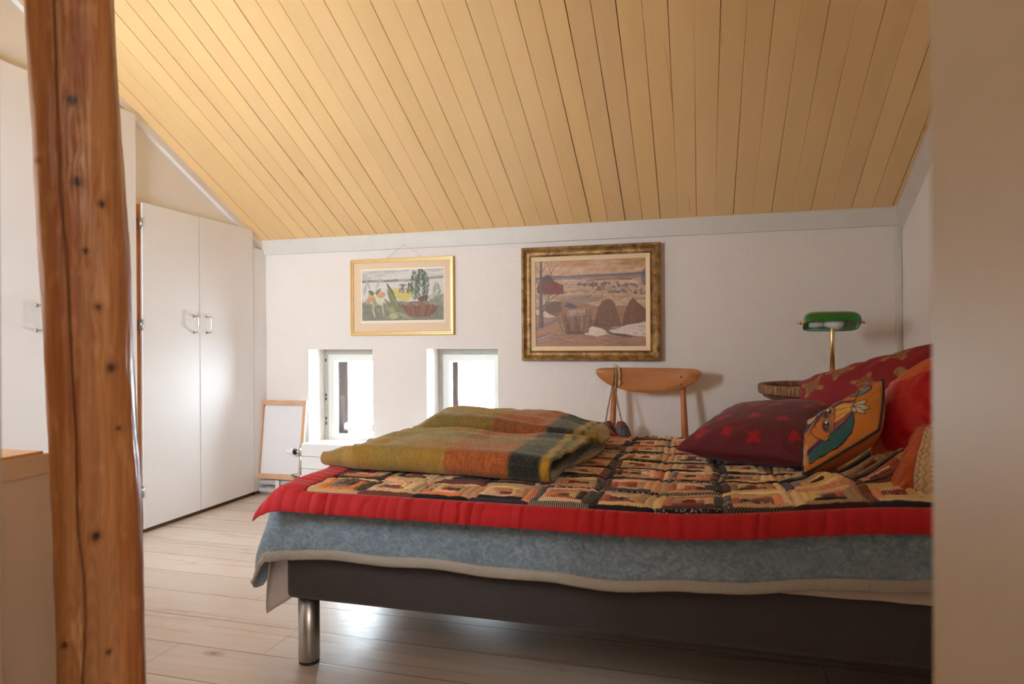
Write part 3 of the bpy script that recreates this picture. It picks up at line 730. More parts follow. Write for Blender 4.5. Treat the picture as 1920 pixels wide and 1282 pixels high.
for lx, ly in ((-1.066, 1.655), (0.85, 1.655), (-1.066, 2.68), (0.85, 2.68)):
    lg = MB().lathe((lx, ly, 0), [(0, 0.008), (0.028, 0.008), (0.0295, 0.010), (0.0295, 0.1925), (0, 0.1925)], 40).build('leg', STEEL, bed)
    MB().lathe((lx, ly, 0), [(0, 0.0), (0.0275, 0.0), (0.0285, 0.002), (0.0285, 0.008), (0, 0.008)], 32).build('foot', BLACKR, lg)

def skirt(ycurve, xfoot, r, ztop, nz, ystart, zb, flare, wav, seed, xstart=0.885, yend=2.60):
    """cloth hanging from the near side, round the foot corner and along the foot end"""
    pts = []; nrm = []; s = []
    for x in np.linspace(xstart, xfoot + r, 230): pts.append((x, ycurve)); nrm.append((0, -1))
    for a in np.linspace(0, PI / 2, 42)[1:-1]: pts.append((xfoot + r - r * math.sin(a), ycurve + r - r * math.cos(a))); nrm.append((-math.sin(a), -math.cos(a)))
    for y in np.linspace(ycurve + r, yend, 110): pts.append((xfoot, y)); nrm.append((-1, 0))
    pts = np.array(pts); nrm = np.array(nrm)
    L = np.concatenate([[0], np.cumsum(np.hypot(*np.diff(pts, axis=0).T))])
    Lc = (xstart - xfoot - r) + r * PI / 4
    zbot = zb(L - Lc, pts)
    tt = np.linspace(0, 1, nz)
    P = np.zeros((nz, len(pts), 3))
    for i, k in enumerate(tt):
        zt_ = ztop + (0.036 * sstep(-0.1, 0.5, pts[:, 0]) if nz == 40 else 0.0)
        z = zt_ + (zbot - zt_) * k
        w = wav * k * (fbm(L * 9, L * 0 + k * 0.7, seed) - 0.5) * 2 + wav * 0.5 * (fbm(L * 26, L * 0 + k * 1.5, seed + 5) - .5)
        o = flare(k, L - Lc) + w
        P[i, :, 0] = pts[:, 0] + nrm[:, 0] * o; P[i, :, 1] = pts[:, 1] + nrm[:, 1] * o; P[i, :, 2] = z
    return P, L - Lc, zbot

# ---- white sheet
def zb_sheet(s, pts):
    return np.where(s < 0, np.interp(pts[:, 0], [-1.1, -0.1, 0.02, 0.2, 0.45, 0.9], [0.385, 0.385, 0.334, 0.336, 0.338, 0.34]), 0.186 + 0.02 * np.sin(s * 9)) * sstep(-1, 0, np.ones_like(s))
def zs(s, pts):
    a = np.interp(pts[:, 0], [-1.1, -0.1, 0.02, 0.2, 0.45, 0.9], [0.375, 0.375, 0.334, 0.336, 0.338, 0.34])
    b = 0.138 + 0.006 * np.sin(s * 14); k = sstep(-0.045, 0.02, s)
    return a * (1 - k) + b * k + 0.004 * (fbm(s * 14, s * 0, 3) - .5)
P, L, zb_ = skirt(1.594, -1.160, 0.04, 0.475, 26, None, zs, lambda k, s: 0.002 + 0.004 * k + 0.012 * k * np.exp(-(s / 0.10) ** 2) , 0.007, 40)
t = NT('cotton_sheet'); n = t.noise(26, 4, 0.6); t.bump(n, 0.35, 0.01); t.p(Base_Color=rgb(236, 228, 222), Roughness=0.8)
tl = t.n('ShaderNodeBsdfTranslucent', i_Color=rgb(236, 230, 226)); mx = t.n('ShaderNodeMixShader'); mx.inputs[0].default_value = 0.45
t.t.links.new(t.b.outputs[0], mx.inputs[1]); t.t.links.new(tl.outputs[0], mx.inputs[2]); t.t.links.new(mx.outputs[0], t.o.inputs['Surface']); col_sheet = t.m
sh = sheet('bed_sheet', P, col_sheet, None, loc=(-0.1, 2.15, 0.3), thick=0.0015)
tag(sh, 'white cotton sheet hanging out under the blue blanket at the foot of the bed', 'sheet')

# ---- blue wool blanket with its satin binding
def zbk(s, pts):
    a = np.interp(pts[:, 0], [-1.12, -1.05, -0.9, -0.695, -0.45, -0.21, 0.0, 0.2, 0.449, 0.9], [0.312, 0.320, 0.325, 0.326, 0.325, 0.322, 0.331, 0.352, 0.376, 0.40])
    b = np.interp(s, [0, 0.03, 0.05, 0.09, 0.14, 0.2, 1.5], [0.235, 0.215, 0.212, 0.262, 0.31, 0.325, 0.33])
    k = sstep(-0.045, 0.01, s)
    return a * (1 - k) + b * k + 0.003 * np.sin(s * 21) * (s < -0.1)
def fl(k, s): return -0.045 * np.clip(1 - k / 0.16, 0, 1) ** 2 + 0.008 * math.sin(min(1, k * 1.2) * PI / 2) + 0.020 * k * np.exp(-(s / 0.07) ** 2) + 0.006 * k * np.sin(s * 5) - 0.085 * sstep(-0.06, 0.03, s) * (1 - sstep(0.12, 0.75, k))
P, L, zb_ = skirt(1.568, -1.180, 0.06, 0.506, 40, None, zbk, fl, 0.006, 60)
# last rows are the binding
dz = 0.028
nb = 9
Zt = P[..., 2]; cut = []
depth = (Zt[0] - zb_)
t = NT('blue_wool'); n1 = t.noise(42, 5, 0.7, (1, 1, 1.2), 1.6); n2 = t.noise(170, 3, 0.6, (1, 1, 1), 0.8); n3 = t.noise(7, 3, 0.5)
c = t.ramp(n1, [(0.30, rgb(106, 128, 148)), (0.52, rgb(134, 156, 174)), (0.72, rgb(172, 192, 206))])
t.p(Base_Color=t.mix(1.0, c, t.ramp(n3, [(0.3, (0.92, 0.92, 0.92)), (0.7, (1.05, 1.05, 1.05))]), 'MULTIPLY'), Roughness=0.95, Specular_IOR_Level=0.1, Sheen_Weight=0.45, Sheen_Roughness=0.5)
t.bump(t.math('ADD', n1, t.math('MULTIPLY', n2, 0.6)), 0.75, 0.006); BLUEW = t.m
bl = sheet('blanket', P, BLUEW, None, loc=(-0.1, 2.15, 0.4), thick=0.004)
tag(bl, 'grey-blue wool blanket draped over the bed side under the red quilt edge', 'blanket')
# flat part of the blanket over the mattress
nx, ny = 40, 24
gx, gy = np.meshgrid(np.linspace(-1.10, 0.885, nx), np.linspace(1.615, 2.70, ny))
Pt = np.stack([gx, gy, np.full_like(gx, 0.5045) - 0.02 * sstep(2.62, 2.70, gy)], -1)
sheet('top', Pt, BLUEW, bl, thick=0.004)
Pb = np.zeros((nb, P.shape[1], 3)); top = P[-1].copy(); 
ii = np.arange(P.shape[1]); nrm2 = np.zeros((len(ii), 2)); tg = np.gradient(P[-1][:, :2], axis=0); tg /= np.linalg.norm(tg, axis=1)[:, None]; nrm2 = np.stack([-tg[:, 1], tg[:, 0]], -1)
if nrm2[5, 1] > 0: nrm2 = -nrm2
for i in range(nb):
    k = i / (nb - 1)
    Pb[i] = P[-1]; Pb[i, :, 2] = zb_ + dz * (1 - k) - 0.002
    # follow the wool above it
    kk = np.clip((Zt[0] - Pb[i, :, 2]) / depth, 0, 1) * (P.shape[0] - 1); f0 = np.clip(np.floor(kk).astype(int), 0, P.shape[0] - 2); fr = kk - f0
    base = P[f0, ii] * (1 - fr[:, None]) + P[f0 + 1, ii] * fr[:, None]
    cr = 0.0030 * np.sin(k * PI) + 0.0060 * np.sin(k * PI) ** 0.5 * (fbm(L * 60 + k * 1.2, L * 0 + k * 0.6, 71) - 0.4) * 2
    Pb[i, :, 0] = base[:, 0] + nrm2[:, 0] * (0.0022 + cr); Pb[i, :, 1] = base[:, 1] + nrm2[:, 1] * (0.0022 + cr)
bd = sheet('binding', Pb, M('satin_binding', rgb(172, 168, 160), 0.5, 0.4, bump=(90, 0.7, 0.006, (1.6, 1.6, 0.4)), sheen=0.2), bl, thick=0.0015)
bd['label'] = 'beige satin binding'

# ---- patchwork quilt
QX0, QY0, BLK = -1.0, 1.532, 0.15
NBX, NBY = 10, 8
def quilt_uv(s, t_):
    """flat quilt coordinates -> position on the bed"""
    s, t_ = np.broadcast_arrays(np.asarray(s, float), np.asarray(t_, float))
    X = s.copy(); Y = t_.copy(); Z = np.full(s.shape, BEDT)
    def bend(v, c, r):
        a = np.clip(c - v, 0, None); qa = np.minimum(a, r * PI / 2)
        return np.where(a > 0, c - r * np.sin(qa / r), v), r * (1 - np.cos(qa / r)) + (a - qa)
    Yn, dn = bend(t_, 1.565, 0.055)
    Yf, df = bend(-t_, -2.655, 0.06); 
    Y = np.where(t_ < 2, Yn, -Yf)
    Xn, dfoot = bend(s, -1.045, 0.085)
    X = np.where(s < 0, Xn, X)
    cx = np.clip(-1.045 - s, 0, 1); cy = np.clip(1.565 - t_, 0, 1)
    X = X - 1.2 * cx * cy * 2.0; Y = Y - 0.6 * cx * cy
    Z = Z - dn - df - dfoot * (1 - 0.25 * sstep(0, 0.1, cy))
    # towards the head end the bedding is thicker and the quilt lies a little skew
    hs_ = sstep(-0.1, 0.5, s) * (1 - sstep(1.62, 2.0, t_))
    Z = Z + 0.036 * hs_; Y = Y + 0.045 * hs_
    # the pillow under the head end of the quilt
    k = sstep(0.37, 0.53, s + 0.10 * (t_ - 1.80)) * sstep(1.60, 1.80, t_) * (1 - sstep(2.45, 2.66, t_))
    Z = Z + 0.085 * k + 0.018 * sstep(0.05, 0.5, s) * sstep(1.565, 1.75, t_) * (1 - sstep(2.5, 2.66, t_))
    Z = Z + 0.012 * (fbm(s * 3.1, t_ * 3.6, 8) - 0.5) * sstep(1.55, 1.7, t_)
    Z = Z + 0.020 * np.exp(-((s - 0.30 + 0.25 * (t_ - 1.8)) / 0.03) ** 2) * sstep(1.62, 1.74, t_) * sstep(2.0, 1.85, t_)
    return X, Y, Z

LIGHT = [(226, 192, 142), (232, 204, 156), (214, 178, 128), (220, 168, 126), (226, 190, 156), (206, 168, 118), (236, 212, 172), (210, 156, 110), (196, 170, 132), (226, 198, 124), (226, 150, 110), (206, 184, 160), (186, 152, 112), (224, 184, 140), (218, 190, 140)]
DARK = [(26, 24, 30), (22, 20, 24), (34, 36, 48), (30, 26, 26), (20, 20, 22), (40, 44, 60), (28, 24, 24), (54, 36, 34), (24, 24, 28)]
MIDT = [(150, 66, 58), (206, 102, 50), (120, 116, 128), (98, 104, 84), (196, 92, 70), (140, 108, 90), (70, 70, 86), (112, 60, 62), (214, 120, 70), (150, 150, 160)]
def patch_colour():
    n = 15; W, Hh = NBX * n, NBY * n
    C = np.zeros((Hh, W, 3)); K = np.zeros((Hh, W)); PID = np.zeros((Hh, W), int); pid = 1
    rr = np.random.RandomState(23)
    for bj in range(NBY):
        for bi in range(NBX):
            blk = np.zeros((n, n, 3)); pi = np.zeros((n, n), int)
            flipx, flipy = (bi % 2 == 0), False
            def col(l): 
                c = np.array(l[rr.randint(len(l))], float); return c * rr.uniform(0.9, 1.08)
            a, b = 6, 9
            blk[a:b, a:b] = (128, 28, 34) if rr.rand() < .8 else (60, 28, 30); pi[a:b, a:b] = pid; pid += 1
            for rnd in range(3):
                lo, hi = a - 2, b + 2
                for side in range(4):
                    dark = (side in (0, 3))
                    if dark: pal = DARK if ((rnd == 2 and (side == 0 or rr.rand() < 0.85)) or rr.rand() < 0.20) else (LIGHT if rr.rand() < 0.70 else MIDT)
                    else: pal = LIGHT if rr.rand() < 0.86 else MIDT
                    if dark and rnd == 2 and rr.rand() < 0.16: pal = LIGHT
                    if bi == 0 and bj == 0 and rnd == 1: pal = [(232, 130, 36)]
                    if bi == 0 and rr.rand() < .35: pal = [(44, 42, 34), (60, 56, 40)]
                    c = col(pal)
                    sl = {0: (slice(lo, a), slice(lo, hi)), 1: (slice(a, hi), slice(b, hi)), 2: (slice(b, hi), slice(lo, b)), 3: (slice(a, b), slice(lo, a))}[side]
                    blk[sl] = c; pi[sl] = pid; pid += 1
                a, b = lo, hi
            if flipx: blk = blk[:, ::-1]; pi = pi[:, ::-1]
            C[bj * n:(bj + 1) * n, bi * n:(bi + 1) * n] = blk; PID[bj * n:(bj + 1) * n, bi * n:(bi + 1) * n] = pi
    return C, PID
def build_quilt():
    C, PID = patch_colour(); n = 15; sub = 3; cell = 0.01
    Hh, W = PID.shape
    # each 1 cm cell gets sub x sub faces; vertices are split per patch so the seams stay sharp
    Cf = np.repeat(np.repeat(C, sub, 0), sub, 1); Pf = np.repeat(np.repeat(PID, sub, 0), sub, 1)
    H2, W2 = Pf.shape
    hs = cell / sub
    sv = QX0 + np.arange(W2 + 1) * hs; tv = QY0 + np.arange(H2 + 1) * hs
    S, T = np.meshgrid(sv, tv)
    # seam distance on vertices
    seam = np.zeros((H2 + 1, W2 + 1), bool)
    seam[:, 1:-1] |= np.pad(Pf[:, 1:] != Pf[:, :-1], ((0, 1), (0, 0)), mode='edge'); seam[1:-1, :] |= np.pad(Pf[1:] != Pf[:-1], ((0, 0), (0, 1)), mode='edge')
    seam[0] = seam[-1] = True; seam[:, 0] = seam[:, -1] = True
    d = np.where(seam, 0.0, 9.0)
    for _ in range(6):
        p_ = np.pad(d, 1, mode='edge')
        d = np.minimum(d, np.minimum(np.minimum(p_[:-2, 1:-1], p_[2:, 1:-1]), np.minimum(p_[1:-1, :-2], p_[1:-1, 2:])) + 1)
    puff = 0.0042 * np.sqrt(np.clip(d / 3.0, 0, 1))
    # block seams sit deeper, rows bunch up into ridges
    gy = np.abs(((T - QY0) / BLK + 0.5) % 1 - 0.5) * BLK; gx = np.abs(((S - QX0) / BLK + 0.5) % 1 - 0.5) * BLK
    puff = puff - 0.007 * np.exp(-(gy / 0.010) ** 2) - 0.003 * np.exp(-(gx / 0.010) ** 2)
    puff = puff + 0.009 * (fbm(S * 16, T * 30, 31, 3) - 0.5) + 0.0022 * (fbm(S * 110, T * 30, 37, 2) - 0.5)
    # hand-cut patches: seams wander
    Sw = S + 0.020 * (fbm(S * 7, T * 7, 61, 3) - .5); Tw = T + 0.026 * (fbm(S * 6, T * 7, 67, 3) - .5)
    edge = sstep(0, 0.03, np.minimum(np.minimum(S - sv[0], sv[-1] - S), np.minimum(T - tv[0], tv[-1] - T)))
    Sw = S + (Sw - S) * edge; Tw = T + (Tw - T) * edge
    X, Y, Z = quilt_uv(Sw, Tw); V = np.stack([X, Y, Z + puff], -1)
    me = bpy.data.meshes.new('patchwork')
    me.from_pydata([tuple(v) for v in V.reshape(-1, 3).tolist()], [], gridfaces(H2 + 1, W2 + 1).tolist())
    a = me.color_attributes.new('Col', 'FLOAT_COLOR', 'CORNER')
    lin = s2l(np.clip(Cf, 0, 255)) * 0.98
    cc = np.ones((H2 * W2 * 4, 4), np.float32); cc[:, :3] = np.repeat(lin.reshape(-1, 3), 4, 0); a.data.foreach_set('color', cc.ravel())
    a2 = me.color_attributes.new('Pid', 'FLOAT_COLOR', 'CORNER')
    rr = np.random.RandomState(2).rand(PID.max() + 1, 3); pc = np.ones((H2 * W2 * 4, 4), np.float32); pc[:, :3] = np.repeat(rr[Pf].reshape(-1, 3), 4, 0); a2.data.foreach_set('color', pc.ravel())
    me.polygons.foreach_set('use_smooth', np.ones(len(me.polygons), bool)); me.update()
    # cloth: some patches are dotted, some checked, some plain
    t = NT('patchwork_cotton'); colr = t.attr(); pidc = t.attr('Pid'); sp = t.n('ShaderNodeSeparateColor'); t.set(sp.inputs[0], pidc)
    dots = t.mr(t.vor(150, rnd=0.8), 0.26, 0.40, 1, 0)
    X_ = t.xyz(); chk = t.math('GREATER_THAN', t.math('MULTIPLY', t.math('SINE', t.math('MULTIPLY', X_[0], 900.0)), t.math('SINE', t.math('MULTIPLY', X_[1], 700.0))), 0.1)
    st = t.math('GREATER_THAN', t.math('SINE', t.math('MULTIPLY', X_[0], 1250.0)), 0.3)
    blot = t.ramp(t.noise(85, 4, 0.7, dist=0.8), [(0.5, 0.0), (0.58, 1.0)])
    f = t.math('MULTIPLY', dots, t.math('LESS_THAN', sp.outputs[0], 0.18))
    f = t.math('ADD', f, t.math('MULTIPLY', chk, t.math('COMPARE', sp.outputs[0], 0.27, 0.09)))
    f = t.math('ADD', f, t.math('MULTIPLY', st, t.math('COMPARE', sp.outputs[0], 0.42, 0.06)))
    f = t.math('ADD', f, t.math('MULTIPLY', blot, t.math('GREATER_THAN', sp.outputs[0], 0.70)))
    pr_ = t.ramp(sp.outputs[1], [(0.0, rgb(120, 40, 40)), (0.25, rgb(54, 52, 66)), (0.45, rgb(216, 120, 86)), (0.6, rgb(236, 224, 204)), (0.8, rgb(150, 130, 110)), (1.0, rgb(190, 80, 60))], 'CONSTANT')
    c = t.mix(t.math('MULTIPLY', t.math('MINIMUM', f, 1.0), 0.55), colr, pr_)
    n = t.noise(320, 2, 0.5)
    t.p(Base_Color=c, Roughness=0.78, Specular_IOR_Level=0.25, Sheen_Weight=0.12); t.bump(n, 0.15, 0.001)
    me.materials.append(t.m)
    o = link('quilt', me, None, (-0.2, 2.1, BEDT))
    tag(o, 'log-cabin patchwork quilt with a wide red border spread over the bed', 'quilt')
    # red border, gathered across its width, and the red back of the quilt
    def border(svals, tvals, along):
        S, T = np.meshgrid(svals, tvals); X, Y, Z = quilt_uv(S, T)
        dx = np.minimum(np.abs(S - (QX0)), np.abs(S - (QX0 + 1.5))); 
        q = S if along == 's' else T
        out = np.clip(np.maximum(np.maximum(QX0 - S, S - QX0 - 1.5), np.maximum(QY0 - T, T - QY0 - 1.2)), 0, 1)
        ph = q * 2 * PI / 0.036 + 9.0 * fbm(q * 11, q * 0, 3) + 14 * out
        ridge = np.abs(np.sin(ph / 2 + 1.6 * (fbm(q * 22, out * 20, 91) - .5)))
        amp = (0.0020 + 0.0105 * sstep(0.35, 0.75, fbm(q * 16, q * 0, 19))) * sstep(0, 0.012, out) * sstep(0.145, 0.09, out) + 0.0005
        h = amp * (ridge ** 0.6 - 0.4) + 0.006 * np.sin(np.clip(out / 0.105, 0, 1) * PI) ** 0.6
        V = np.stack([X, Y, Z], -1)
        du = np.gradient(V, axis=1); dv = np.gradient(V, axis=0); N = np.cross(du, dv); N /= np.linalg.norm(N, axis=-1)[..., None] + 1e-9
        return V + N * h[..., None]
    RED = M('red_cotton', rgb(184, 32, 38), 0.72, 0.25, var=(9, 0.10), bump=(90, 0.15, 0.002), sheen=0.15)
    e = 0.0
    mb = MB()
    for sv_, tv_, al in ((np.linspace(QX0 - 0.135, QX0 + 1.64, 700), np.linspace(QY0 - 0.056, QY0 + 0.001, 24), 's'),
                         (np.linspace(QX0 - 0.135, QX0 + 0.001, 34), np.linspace(QY0, QY0 + 1.2, 420), 't'),
                         (np.linspace(QX0 + 1.499, QX0 + 1.64, 34), np.linspace(QY0, QY0 + 1.2, 420), 't'),
                         (np.linspace(QX0 - 0.135, QX0 + 1.64, 300), np.linspace(QY0 + 1.199, QY0 + 1.30, 20), 's')):
        V = border(sv_, tv_, al); mb.add(V.reshape(-1, 3), gridfaces(*V.shape[:2]))
    b = mesh('border', mb.v, mb.f, RED, o, True); b['label'] = 'gathered red border'
    m = b.modifiers.new('thickness', 'SOLIDIFY'); m.thickness = 0.006; m.offset = -1
    return o
build_quilt()

# ---- folded plaid blanket
def build_plaid():
    # folded path of the cloth in (y, z), from the bottom layer to the top layer
    zb = BEDT + 0.012
    def arc(c, r, a0, a1, n): return [(c[0] + r * math.cos(a), c[1] + r * math.sin(a)) for a in np.linspace(a0, a1, n)]
    path = [(y, zb) for y in np.linspace(2.50, 1.735, 36)]
    path += arc((1.735, zb + 0.033), 0.033, -PI / 2, -3 * PI / 2, 22)[1:]
    path += [(y, zb + 0.066 + 0.004 * math.sin((y - 1.735) / 0.36 * PI)) for y in np.linspace(1.745, 2.05, 26)]
    path += [(y, zb + 0.058 - 0.022 * k) for y, k in zip(np.linspace(2.07, 2.52, 14), np.linspace(0, 1, 14))]
    path += arc((2.53, zb + 0.054), 0.012, -PI / 2, PI / 2, 10)
    path += [(y, zb + 0.061 + 0.004 * math.sin(y * 9)) for y in np.linspace(2.52, 2.16, 16)]
    path += arc((2.160, zb + 0.080), 0.019, -PI / 2, -3 * PI / 2, 16)
    path += [(y, zb + 0.098 + 0.008 * math.sin((y - 2.16) / 0.36 * PI)) for y in np.linspace(2.17, 2.54, 34)]
    path = np.array(path)
    L = np.concatenate([[0], np.cumsum(np.hypot(*np.diff(path, axis=0).T))]); n = 330; l = np.linspace(0, L[-1], n)
    py = np.interp(l, L, path[:, 0]); pz = np.interp(l, L, path[:, 1])
    m = 220; u = np.linspace(0, 1, m)
    U, Lg = np.meshgrid(u, l); PY = np.repeat(py[:, None], m, 1); PZ = np.repeat(pz[:, None], m, 1)
    lay = np.interp(l, [0, L[35], L[60], L[90], L[110], L[130], L[-1]], [0, 0.0, 1, 1.5, 2, 3, 3.2])[:, None]
    top = sstep(L[57] - 0.02, L[57] + 0.05, Lg)
    rear = sstep(L[110], L[118], Lg)
    x0 = -1.045 + 0.03 * (lay < 0.6) * -1.6 + 0.0 * lay + 0.045 * rear + 0.02 * np.sin(Lg * 4)
    x1 = -0.345 - 0.02 * np.sin(lay * 2.0) + 0.03 * np.sin(Lg * 7) - 0.00 * rear
    X = x0 + (x1 - x0) * U
    # the whole fold lies a little skew and wavy
    Y = PY + 0.030 * np.sin(U * 3.4 + 0.4) * (1 - 0.4 * rear) - 0.03 * (1 - U) * 0 + 0.10 * (U) ** 2 * rear * 0.3 + 0.10 * np.clip(0.18 - U, 0, 1) / 0.18 * (1 - rear) * 0.6
    lift = np.clip((PZ - zb) / 0.10, 0, 1)
    wave = (0.010 * np.sin(U * 9.0 + 1.0 + PY * 5) + 0.012 * (fbm(U * 5, Lg * 4, 51) - .5) * 2)
    taperL = 0.55 + 0.45 * sstep(0.0, 0.16, U); taperR = 1 - 0.36 * sstep(0.45, 1.0, U) * rear - 0.12 * sstep(0.8, 1.0, U)
    Z = zb + (PZ - zb) * taperL * taperR + wave * lift * 0.75 * top
    Z = Z + (0.007 * np.sin(Lg * 52 + 5 * fbm(U * 3, Lg * 2, 77)) * sstep(0.3, 0.6, fbm(U * 4, Lg * 5, 83))) * top * sstep(0, 0.05, np.abs(Lg - L[57])) * (lift > 0.3)
    Z = np.maximum(Z, zb)
    # colour of the weave
    w = (X + 1.05) / 0.70
    och = np.array((170, 132, 62)); oli = np.array((150, 140, 78)); rus = np.array((178, 98, 52)); drk = np.array((52, 52, 50)); yel = np.array((190, 142, 48)); grn = np.array((112, 122, 84)); pal = np.array((170, 176, 140))
    C = np.ones(X.shape + (3,)) * och
    def bandw(a, b, c, al=1.0, s=0.012):
        nonlocal C
        k = (sstep(a - s, a + s, w) * (1 - sstep(b - s, b + s, w)) * al)[..., None]; C = C * (1 - k) + c * k
    bandw(-1, 0.06, och * 0.92); bandw(0.20, 0.34, oli, 0.35)
    bandw(0.53, 0.80, rus); bandw(0.80, 0.93, drk); bandw(0.93, 0.965, yel); bandw(0.965, 0.985, drk, 0.8); bandw(0.985, 2, yel * 0.9)
    # cross bands along the other direction, only mixing with what is there (plaid)
    q = Lg - L[57]
    for a, b, c, al in ((0.13, 0.24, grn, 0.35), (0.245, 0.275, pal, 0.35), (0.90, 1.02, grn, 0.35), (1.05, 1.16, pal, 0.25), (1.2, 1.32, drk, 0.25), (-1.1, -0.75, grn, 0.3)):
        k = (sstep(a - .008, a + .008, q) * (1 - sstep(b - .008, b + .008, q)) * al)[..., None]; C = C * (1 - k) + c * k
    spk = (RNG.rand(*X.shape) - 0.5)[..., None]
    C = C * (1 + 0.28 * spk * (0.4 + 0.6 * (w > 0.5))[..., None])
    P = np.stack([X, Y, Z], -1)
    t = NT('plaid_wool'); Xc = t.xyz()
    rib = t.math('SINE', t.math('ADD', t.math('MULTIPLY', Xc[0], 1200.0), t.math('MULTIPLY', t.math('ADD', Xc[1], Xc[2]), 420.0)))
    n = t.noise(240, 4, 0.7)
    c = t.mix(1.0, t.attr(), t.ramp(t.math('ADD', t.math('MULTIPLY', rib, 0.25), n), [(0.2, (0.62, 0.62, 0.62)), (0.75, (1.15, 1.15, 1.15))]), 'MULTIPLY')
    t.p(Base_Color=c, Roughness=0.95, Specular_IOR_Level=0.1, Sheen_Weight=0.45, Sheen_Roughness=0.35, Sheen_Tint=(0.95, 1.0, 0.85, 1))
    t.bump(t.math('ADD', t.math('MULTIPLY', rib, 0.5), n), 0.6, 0.003)
    o = sheet('plaid_blanket', P, t.m, None, np.clip(s2l(np.clip(C, 0, 255)), 0, 1), loc=(-0.7, 2.1, BEDT), thick=0.010, flip=False, off=0)
    n = len(l)
    # loose wool fibres standing off the cloth, they catch the light of the windows
    rr = np.random.RandomState(17); V = []; F = []
    du = np.gradient(P, axis=1); dv = np.gradient(P, axis=0); N = np.cross(du, dv); N /= np.linalg.norm(N, axis=-1)[..., None] + 1e-9
    rows = rr.randint(int(n * 0.33), n, 20000); cols = rr.randint(1, m - 1, 20000)
    sgn = np.where(rows < n * 0.30, 1, 1)
    c0 = P.reshape(-1, 3).mean(0)
    for r_, q_ in zip(rows, cols):
        p0 = P[r_, q_]; nn = N[r_, q_]
        if r_ > n * 0.40 and nn[2] < 0: nn = -nn
        if r_ <= n * 0.40 and nn[1] > 0: nn = -nn
        t1 = du[r_, q_] / (np.linalg.norm(du[r_, q_]) + 1e-9); t2 = np.cross(nn, t1)
        a = rr.uniform(0, 6.28); side = t1 * math.cos(a) + t2 * math.sin(a); h = rr.uniform(0.004, 0.009)
        p0 = p0 + nn * 0.0048; tip = p0 + nn * h * 0.6 + side * h * rr.uniform(0.3, 1.0); wv = np.cross(side, nn) * 0.00022
        i = len(V); V += [p0 - wv, p0 + wv, tip]; F.append((i, i + 1, i + 2))
    FB = NT('wool_fibre'); FB.p(Base_Color=rgb(212, 202, 156), Roughness=0.7); tlb = FB.n('ShaderNodeBsdfTranslucent', i_Color=rgb(216, 210, 170)); mxb = FB.n('ShaderNodeMixShader'); mxb.inputs[0].default_value = 0.5
    FB.t.links.new(FB.b.outputs[0], mxb.inputs[1]); FB.t.links.new(tlb.outputs[0], mxb.inputs[2]); FB.t.links.new(mxb.outputs[0], FB.o.inputs['Surface'])
    fz = mesh('fuzz', V, F, FB.m, o, False); fz['kind'] = 'stuff'
    tag(o, 'folded ochre, rust and black plaid wool blanket lying on the quilt', 'blanket')
build_plaid()

# ------------------------------------------------------------------ cushions
def cushion(name, label, corners, th, mat, paint, back=None, seam=None, sag=0.07, n=110, grp='cushions at the head of the bed', wr=0.006, seed=1, pw=0.5, thb=None):
    A, B, Cc, D = [np.array(c, float) for c in corners]     # near-left, near-right, far-right, far-left of the face
    u = np.linspace(-1, 1, n); 
    u = np.sign(u) * (1 - (1 - np.abs(u)) ** 1.35)
    U, Vv = np.meshgrid(u, u)
    pin = lambda a, b: a * (1 - sag * (1 - np.abs(b) ** 2.0) ** 1.0)
    U2, V2 = pin(U, Vv), pin(Vv, U)
    ub, vb = (U2 + 1) / 2, (V2 + 1) / 2
    base = (A * ((1 - ub) * (1 - vb))[..., None] + B * (ub * (1 - vb))[..., None] + Cc * (ub * vb)[..., None] + D * ((1 - ub) * vb)[..., None])
    ex = (B - A + Cc - D) / 2; ey = (D - A + Cc - B) / 2; N = np.cross(ex, ey); N /= np.linalg.norm(N)
    g = ((1 - np.abs(U) ** 2.6) * (1 - np.abs(Vv) ** 2.6)) ** pw
    # creases run in from the corners and along the seams
    rim = 1 - np.maximum(np.abs(U), np.abs(Vv))
    cr = wr * (fbm(U * 2.2 + 5, Vv * 2.2, seed) - 0.5) * 2 * g + wr * 0.9 * np.exp(-rim / 0.16) * np.sin((U - Vv * np.sign(U * Vv + 1e-6)) * 16 + 5 * fbm(U * 2, Vv * 2, seed + 3)) * sstep(0, 0.03, rim)
    root = thing(name, label, 'cushion', tuple((A + B + Cc + D) / 4), grp)
    Pf = base + N * (th * g + cr * 0.8)[..., None]
    Pb = base - N * ((thb or th * 0.9) * g + cr * 0.4)[..., None]
    o1 = sheet('cover', np.concatenate([Pf], 0), mat, root, paint((U + 1) / 2, (Vv + 1) / 2))
    bc = back if back is not None else paint
    o2 = sheet('back', Pb, mat, root, bc((U + 1) / 2, (Vv + 1) / 2), flip=True)
    if seam:
        ring = np.concatenate([base[0, :], base[1:, -1], base[-1, -2::-1], base[-2:0:-1, 0]], 0)
        MB().tube([tuple(p) for p in ring] + [tuple(ring[0])], seam[0], 8, False).build('piping', seam[1], root)
    return root

FAB = lambda nm, **k: M(nm, attr=True, rough=k.get('rough', 0.75), spec=0.3, bump=k.get('bump', (180, 0.2, 0.002)), sheen=k.get('sheen', 0.15), coat=0)

